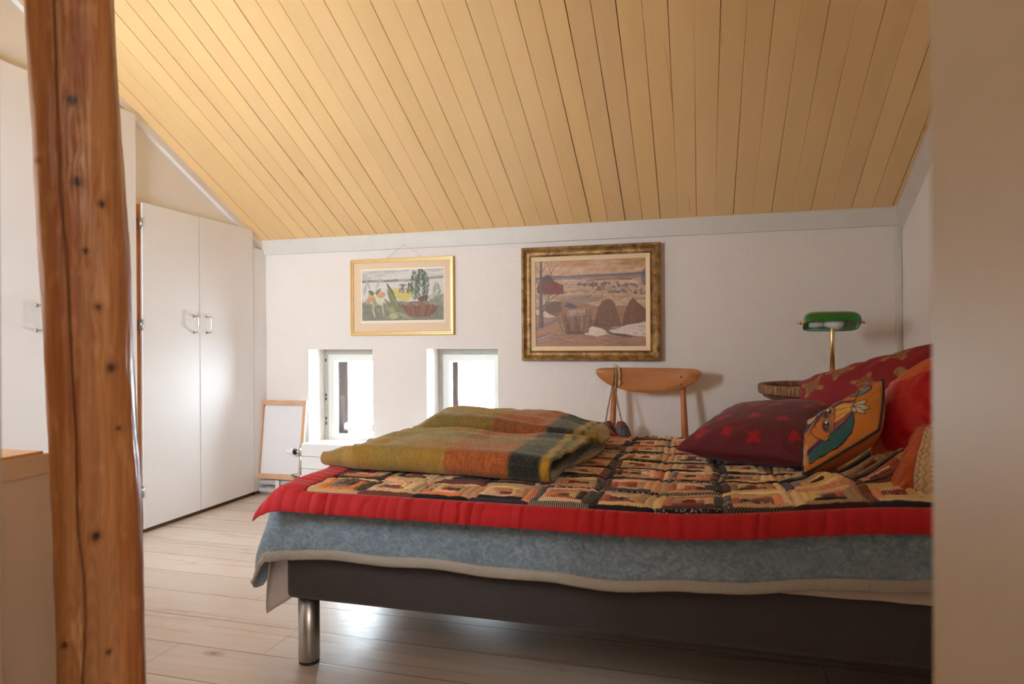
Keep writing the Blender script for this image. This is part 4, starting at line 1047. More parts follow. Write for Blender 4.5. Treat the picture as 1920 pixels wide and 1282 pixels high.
def paint_maroon(u, v):
    c = Canvas(u, v, (104, 34, 44)); c.grain(0.02, 0.2, 0.05, 3)
    rr = np.random.RandomState(4)
    wob = 0.034 * (fbm(u * 22, v * 22, 3, 3) - .5)
    for i in range(4):
        for j in range(4):
            cx, cy = (i + 0.45 + 0.4 * (j % 2)) / 4.3 + rr.uniform(-.04, .04), (j + 0.45) / 4.1 + rr.uniform(-.04, .04)
            x = np.linspace(0, 0.2, 9); c.line([(cx + 0.02 + t_, cy + 0.03 + 0.06 * math.sin(t_ * 26 + i)) for t_ in x], 0.004, (126, 56, 62), 0.7)
            c2 = Canvas(u + wob, v + wob[::-1], 0)
            for q in range(4):
                a = q * 90 + rr.uniform(-25, 25) + 30 * i; r = math.radians(a); k = rr.uniform(0.8, 1.25)
                c2.ell(cx + 0.024 * math.cos(r), cy + 0.024 * math.sin(r), 0.030 * k, 0.020, 1.0, 1, a, 0.2)
            c.put(c2.c[..., 0], (176, 20, 38), 0.92)
    return c.lin(0.9)
def rose(c, cx, cy, R, col, dk, rot=0):
    X, Y = c.X - cx, c.Y - cy; r = np.hypot(X, Y) / R; th = np.arctan2(Y, X) + rot
    k = sstep(1.04, 0.96, r / (0.84 + 0.16 * np.abs(np.cos(4 * th)) ** 0.5)); c.put(k, col, 0.95)
    for rad, nn, ph in ((0.78, 5, 0.3), (0.52, 4, 0.9), (0.28, 3, 0.1)):
        e = np.abs(r - rad * (0.86 + 0.16 * np.abs(np.cos(nn * (th + ph))))); c.put(sstep(0.06, 0.03, e) * k, dk, 0.9)
    for q in range(5):
        a = q * 72 + math.degrees(rot) + 18; rr_ = math.radians(a); c.put(sstep(0.05, 0.03, np.abs(np.mod(th - rr_ + PI, 2 * PI) - PI) * r) * (r > 0.55) * k, dk, 0.6)
    for q in range(4):
        a = rot + q * 1.57 + 0.5
        for dr, sz in ((1.25, 0.30), (1.62, 0.22)):
            c.ell(cx + R * dr * math.cos(a), cy + R * dr * math.sin(a), R * sz * 1.25, R * sz * 0.6, col, 0.95, math.degrees(a) + 35)
            c.ell(cx + R * dr * math.cos(a + .22), cy + R * dr * math.sin(a + .22), R * sz, R * sz * 0.5, col, 0.95, math.degrees(a) - 40)
def paint_brocade(u, v):
    c = Canvas(u * 0.62, v * 0.52, (134, 14, 30)); gold, dk = (150, 118, 70), (120, 14, 28)
    for i, (x, y, R, rot) in enumerate(((0.17, 0.20, 0.052, 0.2), (0.40, 0.11, 0.045, 1.1), (0.10, 0.42, 0.040, 2.0), (0.33, 0.36, 0.030, 0.6), (0.50, 0.33, 0.052, 1.7), (0.24, 0.06, 0.03, 0.9), (0.04, 0.10, 0.036, 0.4), (0.56, 0.10, 0.04, 0.1), (0.22, 0.47, 0.034, 2.4), (0.42, 0.49, 0.03, 0.0), (0.05, 0.27, 0.026, 1.0))):
        rose(c, x, y, R, gold, dk, rot)
    c.grain(0.004, 0.03, 0.10, 4); return c.lin(0.95)
def plain(col, k=1.0): return lambda u, v: np.ones(u.shape + (3,)) * s2l(col) * k

# small embroidered cushion, drawn in the units of a sketch seen straight on to its visible side
def paint_orange(u, v):
    A, B, C_, D = (112, 985), (655, 650), (705, 300), (128, 590)
    x = A[0] * (1 - u) * (1 - v) + B[0] * u * (1 - v) + C_[0] * u * v + D[0] * (1 - u) * v
    y = A[1] * (1 - u) * (1 - v) + B[1] * u * (1 - v) + C_[1] * u * v + D[1] * (1 - u) * v
    c = Canvas(x, y, (204, 128, 52)); ink = (36, 24, 34); teal = (44, 104, 110); pur = (84, 44, 84); lil = (132, 96, 126); crm = (238, 206, 150); yel = (226, 170, 78); blu = (112, 130, 150); org = (206, 124, 58)
    c.poly([(165, 915), (168, 850), (300, 745), (430, 650), (490, 560), (508, 570), (508, 640), (480, 710), (400, 780), (250, 870)], teal)
    c.poly([(160, 870), (165, 830), (300, 730), (375, 690), (470, 610), (500, 555), (498, 590), (440, 660), (330, 740)], pur)
    c.poly([(165, 835), (280, 735), (370, 668), (480, 580), (500, 540), (470, 600), (380, 690), (290, 755)], lil)
    c.line([(370, 660), (440, 620), (490, 565)], 18, (150, 90, 70)); c.line([(372, 640), (430, 600), (492, 555)], 9, crm)
    c.poly([(366, 520), (430, 500), (500, 515), (492, 550), (440, 590), (372, 628)], yel)
    for k in range(4): c.line([(372, 535 + k * 26), (440, 525 + k * 18), (496, 530 + k * 5)], 8, [crm, (206, 150, 60), crm, (214, 160, 66)][k])
    c.poly([(125, 690), (130, 630), (200, 590), (280, 545), (320, 530), (290, 560), (220, 620), (150, 700)], pur)
    c.line([(140, 690), (215, 625), (300, 560)], 8, blu); c.line([(160, 705), (230, 640), (310, 580)], 10, (176, 120, 80))
    c.line([(190, 690), (250, 600), (330, 530), (420, 490), (506, 492)], [10, 18, 20, 20, 14], pur)
    # feathers along the upper edge
    for cx, cy, rx, ry, ro, cc in ((545, 395, 84, 44, -22, blu), (400, 445, 60, 26, -30, (150, 150, 170)), (360, 480, 30, 26, -30, blu), (240, 545, 24, 34, 20, blu), (180, 590, 34, 46, 30, (206, 170, 130)), (300, 500, 50, 20, -40, crm)):
        c.ell(cx, cy, rx * 1.08, ry * 1.14, ink, 1, ro); c.ell(cx, cy, rx, ry, cc, 1, ro)
    c.line([(480, 400), (560, 372), (612, 366)], 26, pur); c.line([(478, 388), (560, 360), (600, 350)], 8, org); c.line([(490, 412), (570, 385), (614, 380)], 6, crm)
    c.line([(350, 470), (420, 430), (450, 415)], 8, crm); c.line([(556, 360), (535, 430), (510, 500)], 7, ink); c.line([(270, 540), (330, 480), (440, 420)], 5, ink)
    # face
    c.poly([(190, 690), (225, 645), (300, 590), (368, 545), (372, 600), (366, 690), (335, 715), (325, 750), (300, 772), (250, 750), (205, 725)], org)
    c.line([(372, 520), (375, 600), (366, 690)], 6, ink); c.line([(190, 690), (230, 640), (300, 588), (360, 550)], 5, ink); c.line([(190, 688), (205, 728), (255, 760), (300, 774), (326, 764), (322, 738)], 6, ink); c.line([(222, 652), (232, 668), (218, 676)], 5, ink)
    c.line([(140, 800), (150, 740), (190, 700)], 5, ink); c.line([(160, 850), (260, 770)], 5, ink); c.line([(170, 920), (260, 868), (400, 785), (485, 705), (508, 640), (508, 570)], 7, ink)
    for cx, cy, rx, ry, ro in ((320, 566, 36, 44, 20), (315, 662, 32, 48, -8)):
        c.ell(cx, cy, rx * 1.12, ry * 1.1, ink, 1, ro); c.ell(cx, cy, rx, ry, (196, 178, 168), 1, ro); c.ell(cx - 3, cy + 3, rx * 0.8, ry * 0.84, (44, 30, 38), 1, ro); c.ell(cx + 2, cy + 16, rx * 0.5, ry * 0.32, (128, 84, 70), 1, ro); c.ell(cx - 4, cy - 18, rx * 0.34, ry * 0.24, (240, 236, 230), 1, ro)
    # white leaves
    for x1, y1, w in ((590, 488, 34), (606, 536, 34), (580, 574, 28), (520, 572, 22)):
        t_ = np.linspace(0, 1, 7); pts = [(498 + (x1 - 498) * k, 540 + (y1 - 540) * k) for k in t_]; c.line(pts, list(w * np.sin(PI * np.clip(t_, .1, .96)) + 12), ink); c.line(pts, list(w * np.sin(PI * np.clip(t_, .1, .96)) + 3), (232, 220, 196)); c.line(pts, 4, blu)
    for k in range(9): c.ell(150 - 5 * (k % 3) - 1.5 * k, 800 + 14 * k, 11, 13, (206, 190, 168), 0.9); c.ell(150 - 5 * (k % 3) - 1.5 * k, 800 + 14 * k, 5, 6, (130, 110, 110), 0.9)
    return c.lin(0.92)

def paint_velvet(u, v):
    c = Canvas(u, v, (190, 16, 30)); k = sstep(0.30, 0.27, u + 0.02 * np.sin(v * 9) - 0.12 * v); k = np.maximum(k, sstep(0.70, 0.73, v + 0.01 * np.sin(u * 12)))
    c.put(k, (206, 96, 44), 1.0); c.grain(0.05, 0.02, 0.08, 2); return c.lin(0.9)
def paint_gold(u, v):
    c = Canvas(u, v, (176, 74, 30)); c.put(sstep(0.36, 0.38, u) , (206, 180, 138)); c.put((np.abs(u - 0.37) < 0.012), (140, 60, 40))
    w = np.abs(np.sin(v * 60)); c.put((np.abs(u - 0.43 - 0.02 * np.sin(v * 90)) < 0.010), (120, 78, 56), 0.8); c.put((np.abs(u - 0.52 - 0.025 * np.sin(v * 60 + 1)) < 0.010), (140, 98, 66), 0.7); c.put((np.abs(u - 0.62) < 0.03) & (w > 0.5), (150, 104, 70), 0.6)
    c.grain(0.03, 0.05, 0.10, 8); return c.lin(0.95)

cushion('cushion', 'dark maroon cushion with bright red leaf spots, lying in front of the others',
        [(-0.073, 2.100, 0.567), (0.326, 1.980, 0.557), (0.472, 2.420, 0.673), (0.106, 2.500, 0.644)], 0.078, FAB('maroon_cotton'), paint_maroon, plain((96, 28, 38)), sag=0.06, seed=2)
cushion('cushion', 'large crimson brocade pillow with gold flowers, rearmost against the right wall',
        [(0.390, 2.420, 0.493), (0.663, 2.020, 0.539), (0.756, 2.140, 0.914), (0.347, 2.580, 0.748)], 0.095, FAB('brocade', sheen=0.05, rough=0.6), paint_brocade, sag=0.0, seed=5, wr=0.010, n=150, pw=0.42)
cushion('cushion', 'small orange cushion embroidered with big eyes and teal stripes, leaning in the middle',
        [(0.258, 1.860, 0.552), (0.426, 1.830, 0.676), (0.472, 1.980, 0.791), (0.283, 1.985, 0.675)], 0.022, FAB('orange_cotton'), paint_orange, plain((196, 116, 48)), seam=(0.0035, M('navy_piping', rgb(50, 52, 66), 0.8)), sag=-0.035, n=190, seed=9, wr=0.003, thb=0.075)
cushion('cushion', 'red satin cushion with an orange velvet edge, standing right of the orange cushion',
        [(0.445, 1.970, 0.570), (0.574, 1.780, 0.632), (0.651, 1.980, 0.879), (0.531, 2.160, 0.730)], 0.075, FAB('red_satin', rough=0.5, sheen=0.08), paint_velvet, plain((170, 14, 28)), sag=0.05, seed=13, wr=0.012)
cushion('cushion', 'rust satin cushion with a cream embroidered panel, nearest beside the door frame',
        [(0.410, 1.700, 0.534), (0.551, 1.620, 0.538), (0.603, 1.740, 0.712), (0.515, 1.840, 0.685)], 0.055, FAB('rust_satin', rough=0.42, sheen=0.1), paint_gold, plain((176, 74, 30)), sag=0.05, seed=17, wr=0.010)

# ------------------------------------------------------------------ chair behind the bed
def build_chair():
    root = thing('chair', 'wooden chair with a wide curved backrest, between the bed and the wall', 'chair', (-0.25, 3.15, 0))
    OAK = mat_wood('oiled_oak', rgb(168, 104, 56), rgb(196, 130, 76), (3, 40, 40), 0.42)
    LEGW = mat_wood('oiled_oak_leg', rgb(160, 96, 52), rgb(190, 122, 70), (40, 40, 3), 0.42)
    # backrest: half-moon board bent gently
    hw = 0.2565
    ol = [(190, 168), (400, 163), (900, 164), (1400, 168), (1600, 174), (1660, 186), (1700, 208), (1715, 240), (1704, 275), (1655, 348), (1552, 428), (1400, 488), (1200, 534), (1050, 550), (900, 555), (740, 548), (600, 530), (420, 480), (300, 422), (205, 350), (150, 290), (126, 245), (122, 212), (140, 184)]
    # rounder outline
    q = np.array(ol, float)
    for _ in range(2): q = np.stack([q * .75 + np.roll(q, -1, 0) * .25, q * .25 + np.roll(q, -1, 0) * .75], 1).reshape(-1, 2)
    px = -0.247 + (q[:, 0] - 918) / 797 * hw; pz = 0.765 - (q[:, 1] - 163) / 392 * 0.124
    bx = lambda x: 3.375 - 0.030 * ((x + 0.247) / hw) ** 2
    cxm, czm = -0.247, 0.715; V = []; no = len(px)
    for yo, k in ((-0.004, 0.0), (-0.0085, 0.30), (-0.0085, 0.7), (-0.0075, 0.95), (-0.004, 1.0), (0.004, 1.0), (0.0075, 0.95), (0.0085, 0.5), (0.0085, 0.0)):
        if k == 0: yo = math.copysign(0.0085, yo)
        for x, z in zip(px, pz):
            xx = cxm + (x - cxm) * k if k < 0.9 else x - (1 - k) * 0.06 * np.sign(x - cxm); zz = czm + (z - czm) * k if k < 0.9 else z - (1 - k) * 0.06 * np.sign(z - czm)
            V.append((xx, bx(xx) + yo, zz))
    o = mesh('backrest', V, gridfaces(9, no, True), OAK, root, True)
    bm = bmesh.new(); bm.from_mesh(o.data); bmesh.ops.remove_doubles(bm, verts=bm.verts[:], dist=1e-6); bmesh.ops.recalc_face_normals(bm, faces=bm.faces[:]); bm.to_mesh(o.data); bm.free()
    SCR = M('screw', (0.16, 0.10, 0.06), 0.4, metal=0.6)
    for sx in (-0.410, -0.086):
        for z in (0.683, 0.722):
            yb = 3.375 - 0.030 * ((sx + 0.247) / hw) ** 2 - 0.0095
            MB().lathe((sx, yb, z), [(0, -0.0012), (0.005, -0.0010), (0.006, 0.001)], 14, 'y').build('screw', SCR, root)
    MB().tube([(-0.412, 3.388, 0.735), (-0.416, 3.380, 0.63), (-0.424, 3.352, 0.44), (-0.432, 3.37, 0.2), (-0.44, 3.405, 0.0)], [0.011, 0.0135, 0.0165, 0.015, 0.011], 16).build('leg', LEGW, root)
    MB().tube([(-0.082, 3.388, 0.735), (-0.078, 3.380, 0.63), (-0.070, 3.352, 0.44), (-0.062, 3.37, 0.2), (-0.054, 3.405, 0.0)], [0.011, 0.0135, 0.0165, 0.015, 0.011], 16).build('leg', LEGW, root)
    for sx in (-1, 1): MB().tube([(-0.247 + sx * 0.20, 3.005, 0.407), (-0.247 + sx * 0.205, 3.0, 0.2), (-0.247 + sx * 0.21, 2.995, 0.0)], [0.016, 0.015, 0.011], 16).build('leg', LEGW, root)
    MB().box((-0.470, 2.985, 0.408), (-0.024, 3.340, 0.428), 0.009, 3).build('seat', mat_wood('seat_ply', rgb(196, 142, 88), rgb(216, 168, 112), (40, 3, 3), 0.4), root)
    MB().tube([(-0.405, 3.365, 0.39), (-0.09, 3.365, 0.39)], 0.010, 12).build('rail', LEGW, root)
    MB().tube([(-0.44, 3.005, 0.37), (-0.055, 3.005, 0.37)], 0.010, 12).build('rail', LEGW, root)
build_chair()

# ------------------------------------------------------------------ drawstring pouch on the chair
def build_pouch():
    root = thing('pouch', 'small dark ribbed pouch with rust-red lining, hung by a cord from the chair back', 'bag', (-0.41, 3.35, 0.70))
    t = NT('ribbed_pouch'); X = t.xyz(); n = t.noise(60, 3, 0.6, (1, 1, 0.2)); 
    t.p(Base_Color=t.ramp(n, [(0.35, rgb(40, 40, 46)), (0.55, rgb(84, 84, 92)), (0.7, rgb(110, 78, 66))]), Roughness=0.6); t.bump(n, 0.6, 0.006); DK = t.m
    RU = M('rust_leather', rgb(132, 62, 40), 0.65, bump=(80, 0.5, 0.004), var=(40, 0.2))
    def lobe(cx, sgn):
        nz, na = 14, 40; V = []
        for i, k in enumerate(np.linspace(0, 1, nz)):
            z = 0.385 + 0.098 * k; r = 0.045 * (1 - 0.42 * k ** 2.4) 
            for j in range(na):
                a = 2 * PI * j / na; rr = r * (1 + 0.05 * math.cos(a * 10))
                V.append((cx + rr * math.cos(a) * 0.92 - sgn * 0.012 * k, 3.335 + rr * 0.62 * math.sin(a), z))
        F = [list(q) for q in gridfaces(nz, na, True)] + [list(range(na))[::-1]]
        o = mesh('body', V, F, DK, root, True)
        V = []
        for i, (k, rk) in enumerate(((0.0, 0.60), (0.5, 0.52), (1.0, 0.30), (1.0, 0.02))):
            for j in range(24):
                a = 2 * PI * j / 24; r = 0.045 * rk * (1 + 0.10 * math.sin(a * 5 + cx * 90))
                V.append((cx + r * math.cos(a) * 0.95 - sgn * (0.012 + 0.006 * k), 3.335 + r * 0.62 * math.sin(a), 0.478 + 0.018 * k + 0.004 * math.sin(a * 3)))
        mesh('lining', V, gridfaces(4, 24, True), RU, root, True)
    lobe(-0.460, -1); lobe(-0.362, 1)
    pts = [(-0.418 + 0.022 * math.cos(a), 3.330 + 0.02 * math.sin(a), 0.447 + 0.012 * math.sin(2 * a)) for a in np.linspace(0, 2 * PI, 20)]
    MB().tube(pts, 0.009, 10).build('flap', RU, root)
    COR = NT('braided_cord'); n = COR.noise(260, 3, 0.6); COR.p(Base_Color=COR.ramp(n, [(0.4, rgb(110, 78, 58)), (0.6, rgb(206, 176, 140))]), Roughness=0.9)
    mb = MB()
    def braid(pts, r=0.0032):
        pts = np.array(pts, float); L = np.concatenate([[0], np.cumsum(np.linalg.norm(np.diff(pts, axis=0), axis=1))]); k = np.linspace(0, L[-1], int(L[-1] / 0.0022) + 4)
        P = np.stack([np.interp(k, L, pts[:, i]) for i in range(3)], -1)
        for ph in (0, PI): 
            Q = P.copy(); Q[:, 0] += 0.0022 * np.cos(k * 520 + ph); Q[:, 1] += 0.0022 * np.sin(k * 520 + ph); mb.tube([tuple(q) for q in Q], r * 0.75, 6)
    yf = 3.349
    braid([(-0.455, 3.335, 0.487), (-0.443, 3.34, 0.56), (-0.424, yf, 0.655), (-0.416, yf + 0.002, 0.72), (-0.414, yf + 0.006, 0.766), (-0.412, 3.376, 0.773)])
    braid([(-0.372, 3.335, 0.490), (-0.392, 3.338, 0.58), (-0.406, yf, 0.655), (-0.402, yf + 0.002, 0.72), (-0.400, yf + 0.006, 0.766), (-0.402, 3.376, 0.773)])
    mb.build('cord', COR.m, root)
    KN = M('knot_cord', rgb(206, 174, 136), 0.9, bump=(200, 0.5, 0.003))
    mk = MB(); braid_pts = [(-0.415, 3.352, 0.778), (-0.400, 3.347, 0.772), (-0.390, 3.350, 0.766), (-0.384, 3.349, 0.735), (-0.384, 3.348, 0.702)]
    mk.tube(braid_pts, [0.0055, 0.007, 0.0065, 0.0045, 0.004], 8); mk.lathe((-0.384, 3.348, 0.692), [(0, 0.010), (0.007, 0.006), (0.0078, 0.0), (0.006, -0.007), (0.003, -0.016), (0, -0.020)], 12)
    mk.lathe((-0.403, 3.350, 0.772), [(0, 0.010), (0.009, 0.005), (0.010, 0.0), (0.008, -0.008), (0, -0.012)], 12)
    mk.build('tassel', KN, root)
build_pouch()

# ------------------------------------------------------------------ rattan table and its lamp
def build_table():
    cx, cy = 0.535, 3.10
    root = thing('side_table', 'round rattan bedside table with a raised woven rim, behind the cushions', 'table', (cx, cy, 0))
    t = NT('woven_rattan'); X = t.xyz(); n = t.noise(1.0, 4, 0.65, (150, 150, 9)); n2 = t.noise(30, 3)
    t.p(Base_Color=t.mix(1.0, t.ramp(n, [(0.3, rgb(78, 52, 34)), (0.5, rgb(140, 98, 64)), (0.68, rgb(190, 146, 104))]), t.ramp(n2, [(0.3, (.85, .85, .85)), (.7, (1.1, 1.1, 1.1))]), 'MULTIPLY'), Roughness=0.6); t.bump(n, 0.8, 0.006); RAT = t.m
    R = 0.283
    V, F = [], []
    na = 160; prof = [(R - 0.016, 0.668), (R, 0.668), (R + 0.005, 0.676), (R + 0.006, 0.70), (R + 0.004, 0.706), (R - 0.004, 0.709), (R - 0.014, 0.706), (R - 0.016, 0.70)]
    for r, z in prof:
        for j in range(na):
            a = 2 * PI * j / na; rr = r + 0.0012 * math.cos(a * 80) * (r > R - 0.01); V.append((cx + rr * math.cos(a), cy + rr * math.sin(a), z))
    F = [list(q) for q in gridfaces(len(prof), na, True)] + [[(len(prof) - 1) * na + j, (len(prof) - 1) * na + (j + 1) % na, (j + 1) % na, j] for j in range(na)]
    mesh('rim', V, F, RAT, root, True)
    MB().lathe((cx, cy, 0), [(0, 0.672), (R - 0.018, 0.672), (R - 0.016, 0.676), (R - 0.016, 0.684), (0, 0.686)], 64).build('tabletop', mat_wood('tray_wood', rgb(150, 104, 66), rgb(184, 136, 92), (30, 4, 4)), root)
    MB().lathe((cx, cy, 0), [(0.0, 0.6675), (0.27, 0.6675), (0.268, 0.655), (0.235, 0.640), (0.215, 0.640), (0.0, 0.655)], 64).build('apron', mat_wood('dark_cane', rgb(78, 44, 26), rgb(112, 70, 44), (20, 20, 6)), root)
    LG = mat_wood('cane_leg', rgb(120, 80, 48), rgb(160, 112, 70), (40, 40, 4))
    for k in range(4):
        a = PI / 4 + k * PI / 2; MB().tube([(cx + 0.19 * math.cos(a), cy + 0.19 * math.sin(a), 0.65), (cx + 0.21 * math.cos(a), cy + 0.21 * math.sin(a), 0.0)], 0.012, 12).build('leg', LG, root)
build_table()

def build_lamp():
    cx, cy, zt = 0.545, 3.10, 0.6862
    root = thing('desk_lamp', 'brass banker lamp with a green glass shade standing on the rattan table', 'lamp', (cx, cy, zt))
    MB().lathe((cx, cy, zt), [(0, 0.0), (0.075, 0.0), (0.077, 0.004), (0.074, 0.010), (0.055, 0.016), (0.022, 0.021), (0.011, 0.030), (0.0, 0.030)], 48).build('base', BRASS, root)
    MB().lathe((cx, cy, zt), [(0.0, 0.02), (0.0095, 0.02), (0.0095, 0.262), (0.006, 0.272), (0.0, 0.272)], 24).build('stem', BRASS, root)
    # shade: trough of glass, closed at both ends, turned a little towards the bed
    zc = 0.966; hl = 0.112
    n, m = 72, 40; xs = np.linspace(-1, 1, n)
    def trough(off):
        a0, a1 = math.radians(13), math.radians(214)
        P = np.zeros((m, n, 3))
        for i, a in enumerate(np.linspace(a0, a1, m)):
            for j, x in enumerate(xs):
                e = (1 - abs(x) ** 5.0) ** 0.34 if abs(x) < 1 else 0.0
                e = 0.30 + 0.70 * e
                ry, rz = (0.068 - off) * e, (0.055 - off) * e
                P[i, j] = (cx + (hl - off) * x, cy + 0.008 - ry * math.cos(a), zc + rz * math.sin(a))
        return P
    def shadem(name, cols, rough):
        t = NT(name); t.p(Base_Color=cols, Roughness=rough, Specular_IOR_Level=0.5, Transmission_Weight=0.0, Subsurface_Weight=0.0, Coat_Weight=0.6, Coat_Roughness=0.05); return t.m
    G = shadem('green_glass', rgb(16, 112, 30), 0.12)
    W = shadem('opal_inside', rgb(150, 200, 176), 0.25)
    s_ = sheet('shade', trough(0.0), G, root, flip=False)
    bm = bmesh.new(); bm.from_mesh(s_.data)
    for f in bm.faces: pass
    # end caps follow the profile
    bm.verts.ensure_lookup_table()
    for j in (0, n - 1):
        bm.faces.new([bm.verts[i * n + j] for i in range(m)])
    bm.to_mesh(s_.data); bm.free()
    w_ = sheet('lining', trough(0.003), W, s_)
    bm = bmesh.new(); bm.from_mesh(w_.data); bm.verts.ensure_lookup_table()
    for j in (0, n - 1): bm.faces.new([bm.verts[i * n + j] for i in range(m)])
    bm.to_mesh(w_.data); bm.free(); w_['label'] = 'pale opal inside of the shade'
    for sx in (-1, 1):
        x = cx + sx * (hl + 0.0)
        pr = [(0, -0.004), (0.006, -0.003), (0.006, 0.003), (0.0035, 0.005), (0.0075, 0.010), (0.0085, 0.014), (0.006, 0.018), (0.003, 0.020), (0.0045, 0.023), (0.003, 0.027), (0.0, 0.028)]
        MB().lathe((x, cy + 0.006, zc + 0.006), [(r, h * sx) for r, h in pr], 18, 'x').build('finial', BRASS, root)
    MB().tube([(cx, cy, zt + 0.268), (cx, cy + 0.03, zt + 0.275), (cx, cy + 0.06, zc - 0.018)], 0.004, 10).build('bracket', BRASS, root)
    MB().lathe((cx - 0.09, cy + 0.004, zc + 0.002), [(0, 0.0), (0.016, 0.0), (0.016, 0.05), (0.013, 0.056), (0, 0.056)], 24, 'x').build('socket', M('socket_plastic', rgb(206, 206, 196), 0.4), root)
    MB().lathe((cx - 0.034, cy + 0.004, zc + 0.002), [(0.012, 0.0), (0.015, 0.012), (0.026, 0.035), (0.029, 0.052), (0.025, 0.068), (0.014, 0.078), (0, 0.081)], 28, 'x').build('bulb', M('frosted_bulb', rgb(220, 224, 216), 0.3), root)
build_lamp()

# ------------------------------------------------------------------ canvas, pipes, radiator by the left window
def build_canvas():
    root = thing('stretched_canvas', 'blank canvas in a bare wooden stretcher leaning in the corner by the window', 'canvas', (-2.39, 3.45, 0.09))
    PINE = mat_wood('stretcher_pine', rgb(196, 152, 118), rgb(216, 176, 142), (12, 12, 12), 0.6)
    BLT, BRT, BRB, BLB = (-2.548, 3.474, 0.556), (-2.236, 3.474, 0.556), (-2.246, 3.425, 0.092), (-2.553, 3.425, 0.092)
    pts = [Vector(p) for p in (BLB, BRB, BRT, BLT)]
    nrm = (pts[1] - pts[0]).cross(pts[3] - pts[0]).normalized()
    c = sum(pts, Vector()) / 4
    def bar(a, b, wa, name='stretcher_bar'):
        inn = [p + (c - p).normalized() * wa * 1.5 for p in (a, b)]
        V = []
        for off in (0.0, 0.017):
            for p in (a, b, inn[1], inn[0]): V.append(p - nrm * -1 * (off - 0.017) * -1)
        m = MB().add(V, [(0, 1, 2, 3), (7, 6, 5, 4), (0, 4, 5, 1), (1, 5, 6, 2), (2, 6, 7, 3), (3, 7, 4, 0)], False); return m.build(name, PINE, root, bevel=0.0015)
    for i in range(4): bar(pts[i], pts[(i + 1) % 4], 0.024)
    mesh('cloth', [p - nrm * 0.004 + (c - p).normalized() * 0.004 for p in pts] + [p - nrm * 0.001 + (c - p).normalized() * 0.004 for p in pts],
         [(0, 1, 2, 3), (7, 6, 5, 4), (0, 4, 5, 1), (1, 5, 6, 2), (2, 6, 7, 3), (3, 7, 4, 0)], M('white_canvas', rgb(226, 226, 228), 0.8, bump=(400, 0.2, 0.001)), root, False)
build_canvas()

def build_pipes():
    for z, y, lab in ((0.0675, 3.437, 'upper white heating pipe running along the wall above the floor'), (0.021, 3.430, 'lower white heating pipe running along the wall just off the floor')):
        m = MB().tube([(XL + 0.029, y, z), (-1.1, y, z)], 0.0165, 20)
        o = m.build('pipe', PIPEW, loc=(-2.0, y, z)); tag(o, lab, 'pipe')
    m = MB().box((-2.418, 3.410, 0.0), (-2.392, 3.4125, 0.088), 0.001).box((-2.418, 3.410, 0.0855), (-2.392, 3.487, 0.088), 0.001)
    o = m.build('pipe_clip', PIPEW, loc=(-2.405, 3.45, 0.05)); tag(o, 'white strap holding the two pipes against the wall', 'bracket')
build_pipes()

def build_radiator():
    x0, x1, y0, y1 = -2.195, -1.10, 3.338, 3.452
    root = thing('radiator', 'low white radiator of stacked flat bars under the left window', 'radiator', (-1.7, 3.40, 0.06))
    for k in range(4):
        z = 0.320 - 0.0705 * k
        MB().box((x0, y0, z - 0.0685), (x1, y0 + 0.014, z - (0.0 if k else 0.0)), 0.004, 3).box((x0 + 0.004, y1 - 0.014, z - 0.0685), (x1, y1, z), 0.004).build('bar', RADW, root)
    MB().box((x0 + 0.002, y0 + 0.003, 0.3185), (x1, y1 - 0.002, 0.3235), 0.0015).build('grille', RADW, root)
    for xa in (x0 + 0.02, x1 - 0.05): MB().box((xa, y0 + 0.03, 0.045), (xa + 0.03, y1 - 0.03, 0.315)).build('manifold', RADW, root)
    for xa in (x0 + 0.10, x1 - 0.13): MB().box((xa, y0 + 0.03, 0.0), (xa + 0.03, y1 - 0.03, 0.05)).build('foot', RADW, root)
    xv, yv = -2.210, 3.360
    v = MB().tube([(xv, yv, 0.318), (xv, yv, 0.092)], 0.0075, 14).lathe((xv, yv, 0.275), [(0, -0.028), (0.012, -0.026), (0.013, 0.0), (0.012, 0.022), (0.006, 0.03), (0, 0.03)], 18)
    v.lathe((xv, yv, 0.130), [(0, -0.014), (0.0125, -0.012), (0.0125, 0.012), (0, 0.014)], 6).lathe((xv - 0.032, yv, 0.272), [(0, 0), (0.011, 0), (0.011, 0.02), (0.0085, 0.022), (0.0085, 0.034), (0, 0.034)], 18, 'x')
    v.tube([(xv, yv, 0.135), (xv - 0.03, yv - 0.004, 0.138), (xv - 0.062, yv + 0.004, 0.134), (xv - 0.072, yv + 0.03, 0.120), (xv - 0.072, yv + 0.070, 0.095), (xv - 0.072, yv + 0.077, 0.083)], 0.007, 12)
    v.lathe((xv - 0.03, yv - 0.003, 0.1375), [(0, -0.008), (0.0105, -0.008), (0.0105, 0.008), (0, 0.008)], 6, 'x')
    v.tube([(xv, yv, 0.285), (xv + 0.02, yv + 0.01, 0.285)], 0.007, 10)
    vo = v.build('valve', CHROME, root)
    MB().lathe((xv - 0.096, yv, 0.272), [(0, 0.0), (0.0130, 0.001), (0.0155, 0.006), (0.0175, 0.040), (0.0165, 0.052), (0, 0.053)], 26, 'x').build('thermostat_head', RADW, vo)
    MB().lathe((xv - 0.045, yv, 0.272), [(0, 0.0), (0.0172, 0.0), (0.0172, 0.010), (0, 0.010)], 24, 'x').build('dark_ring', BLACKR, vo)
build_radiator()

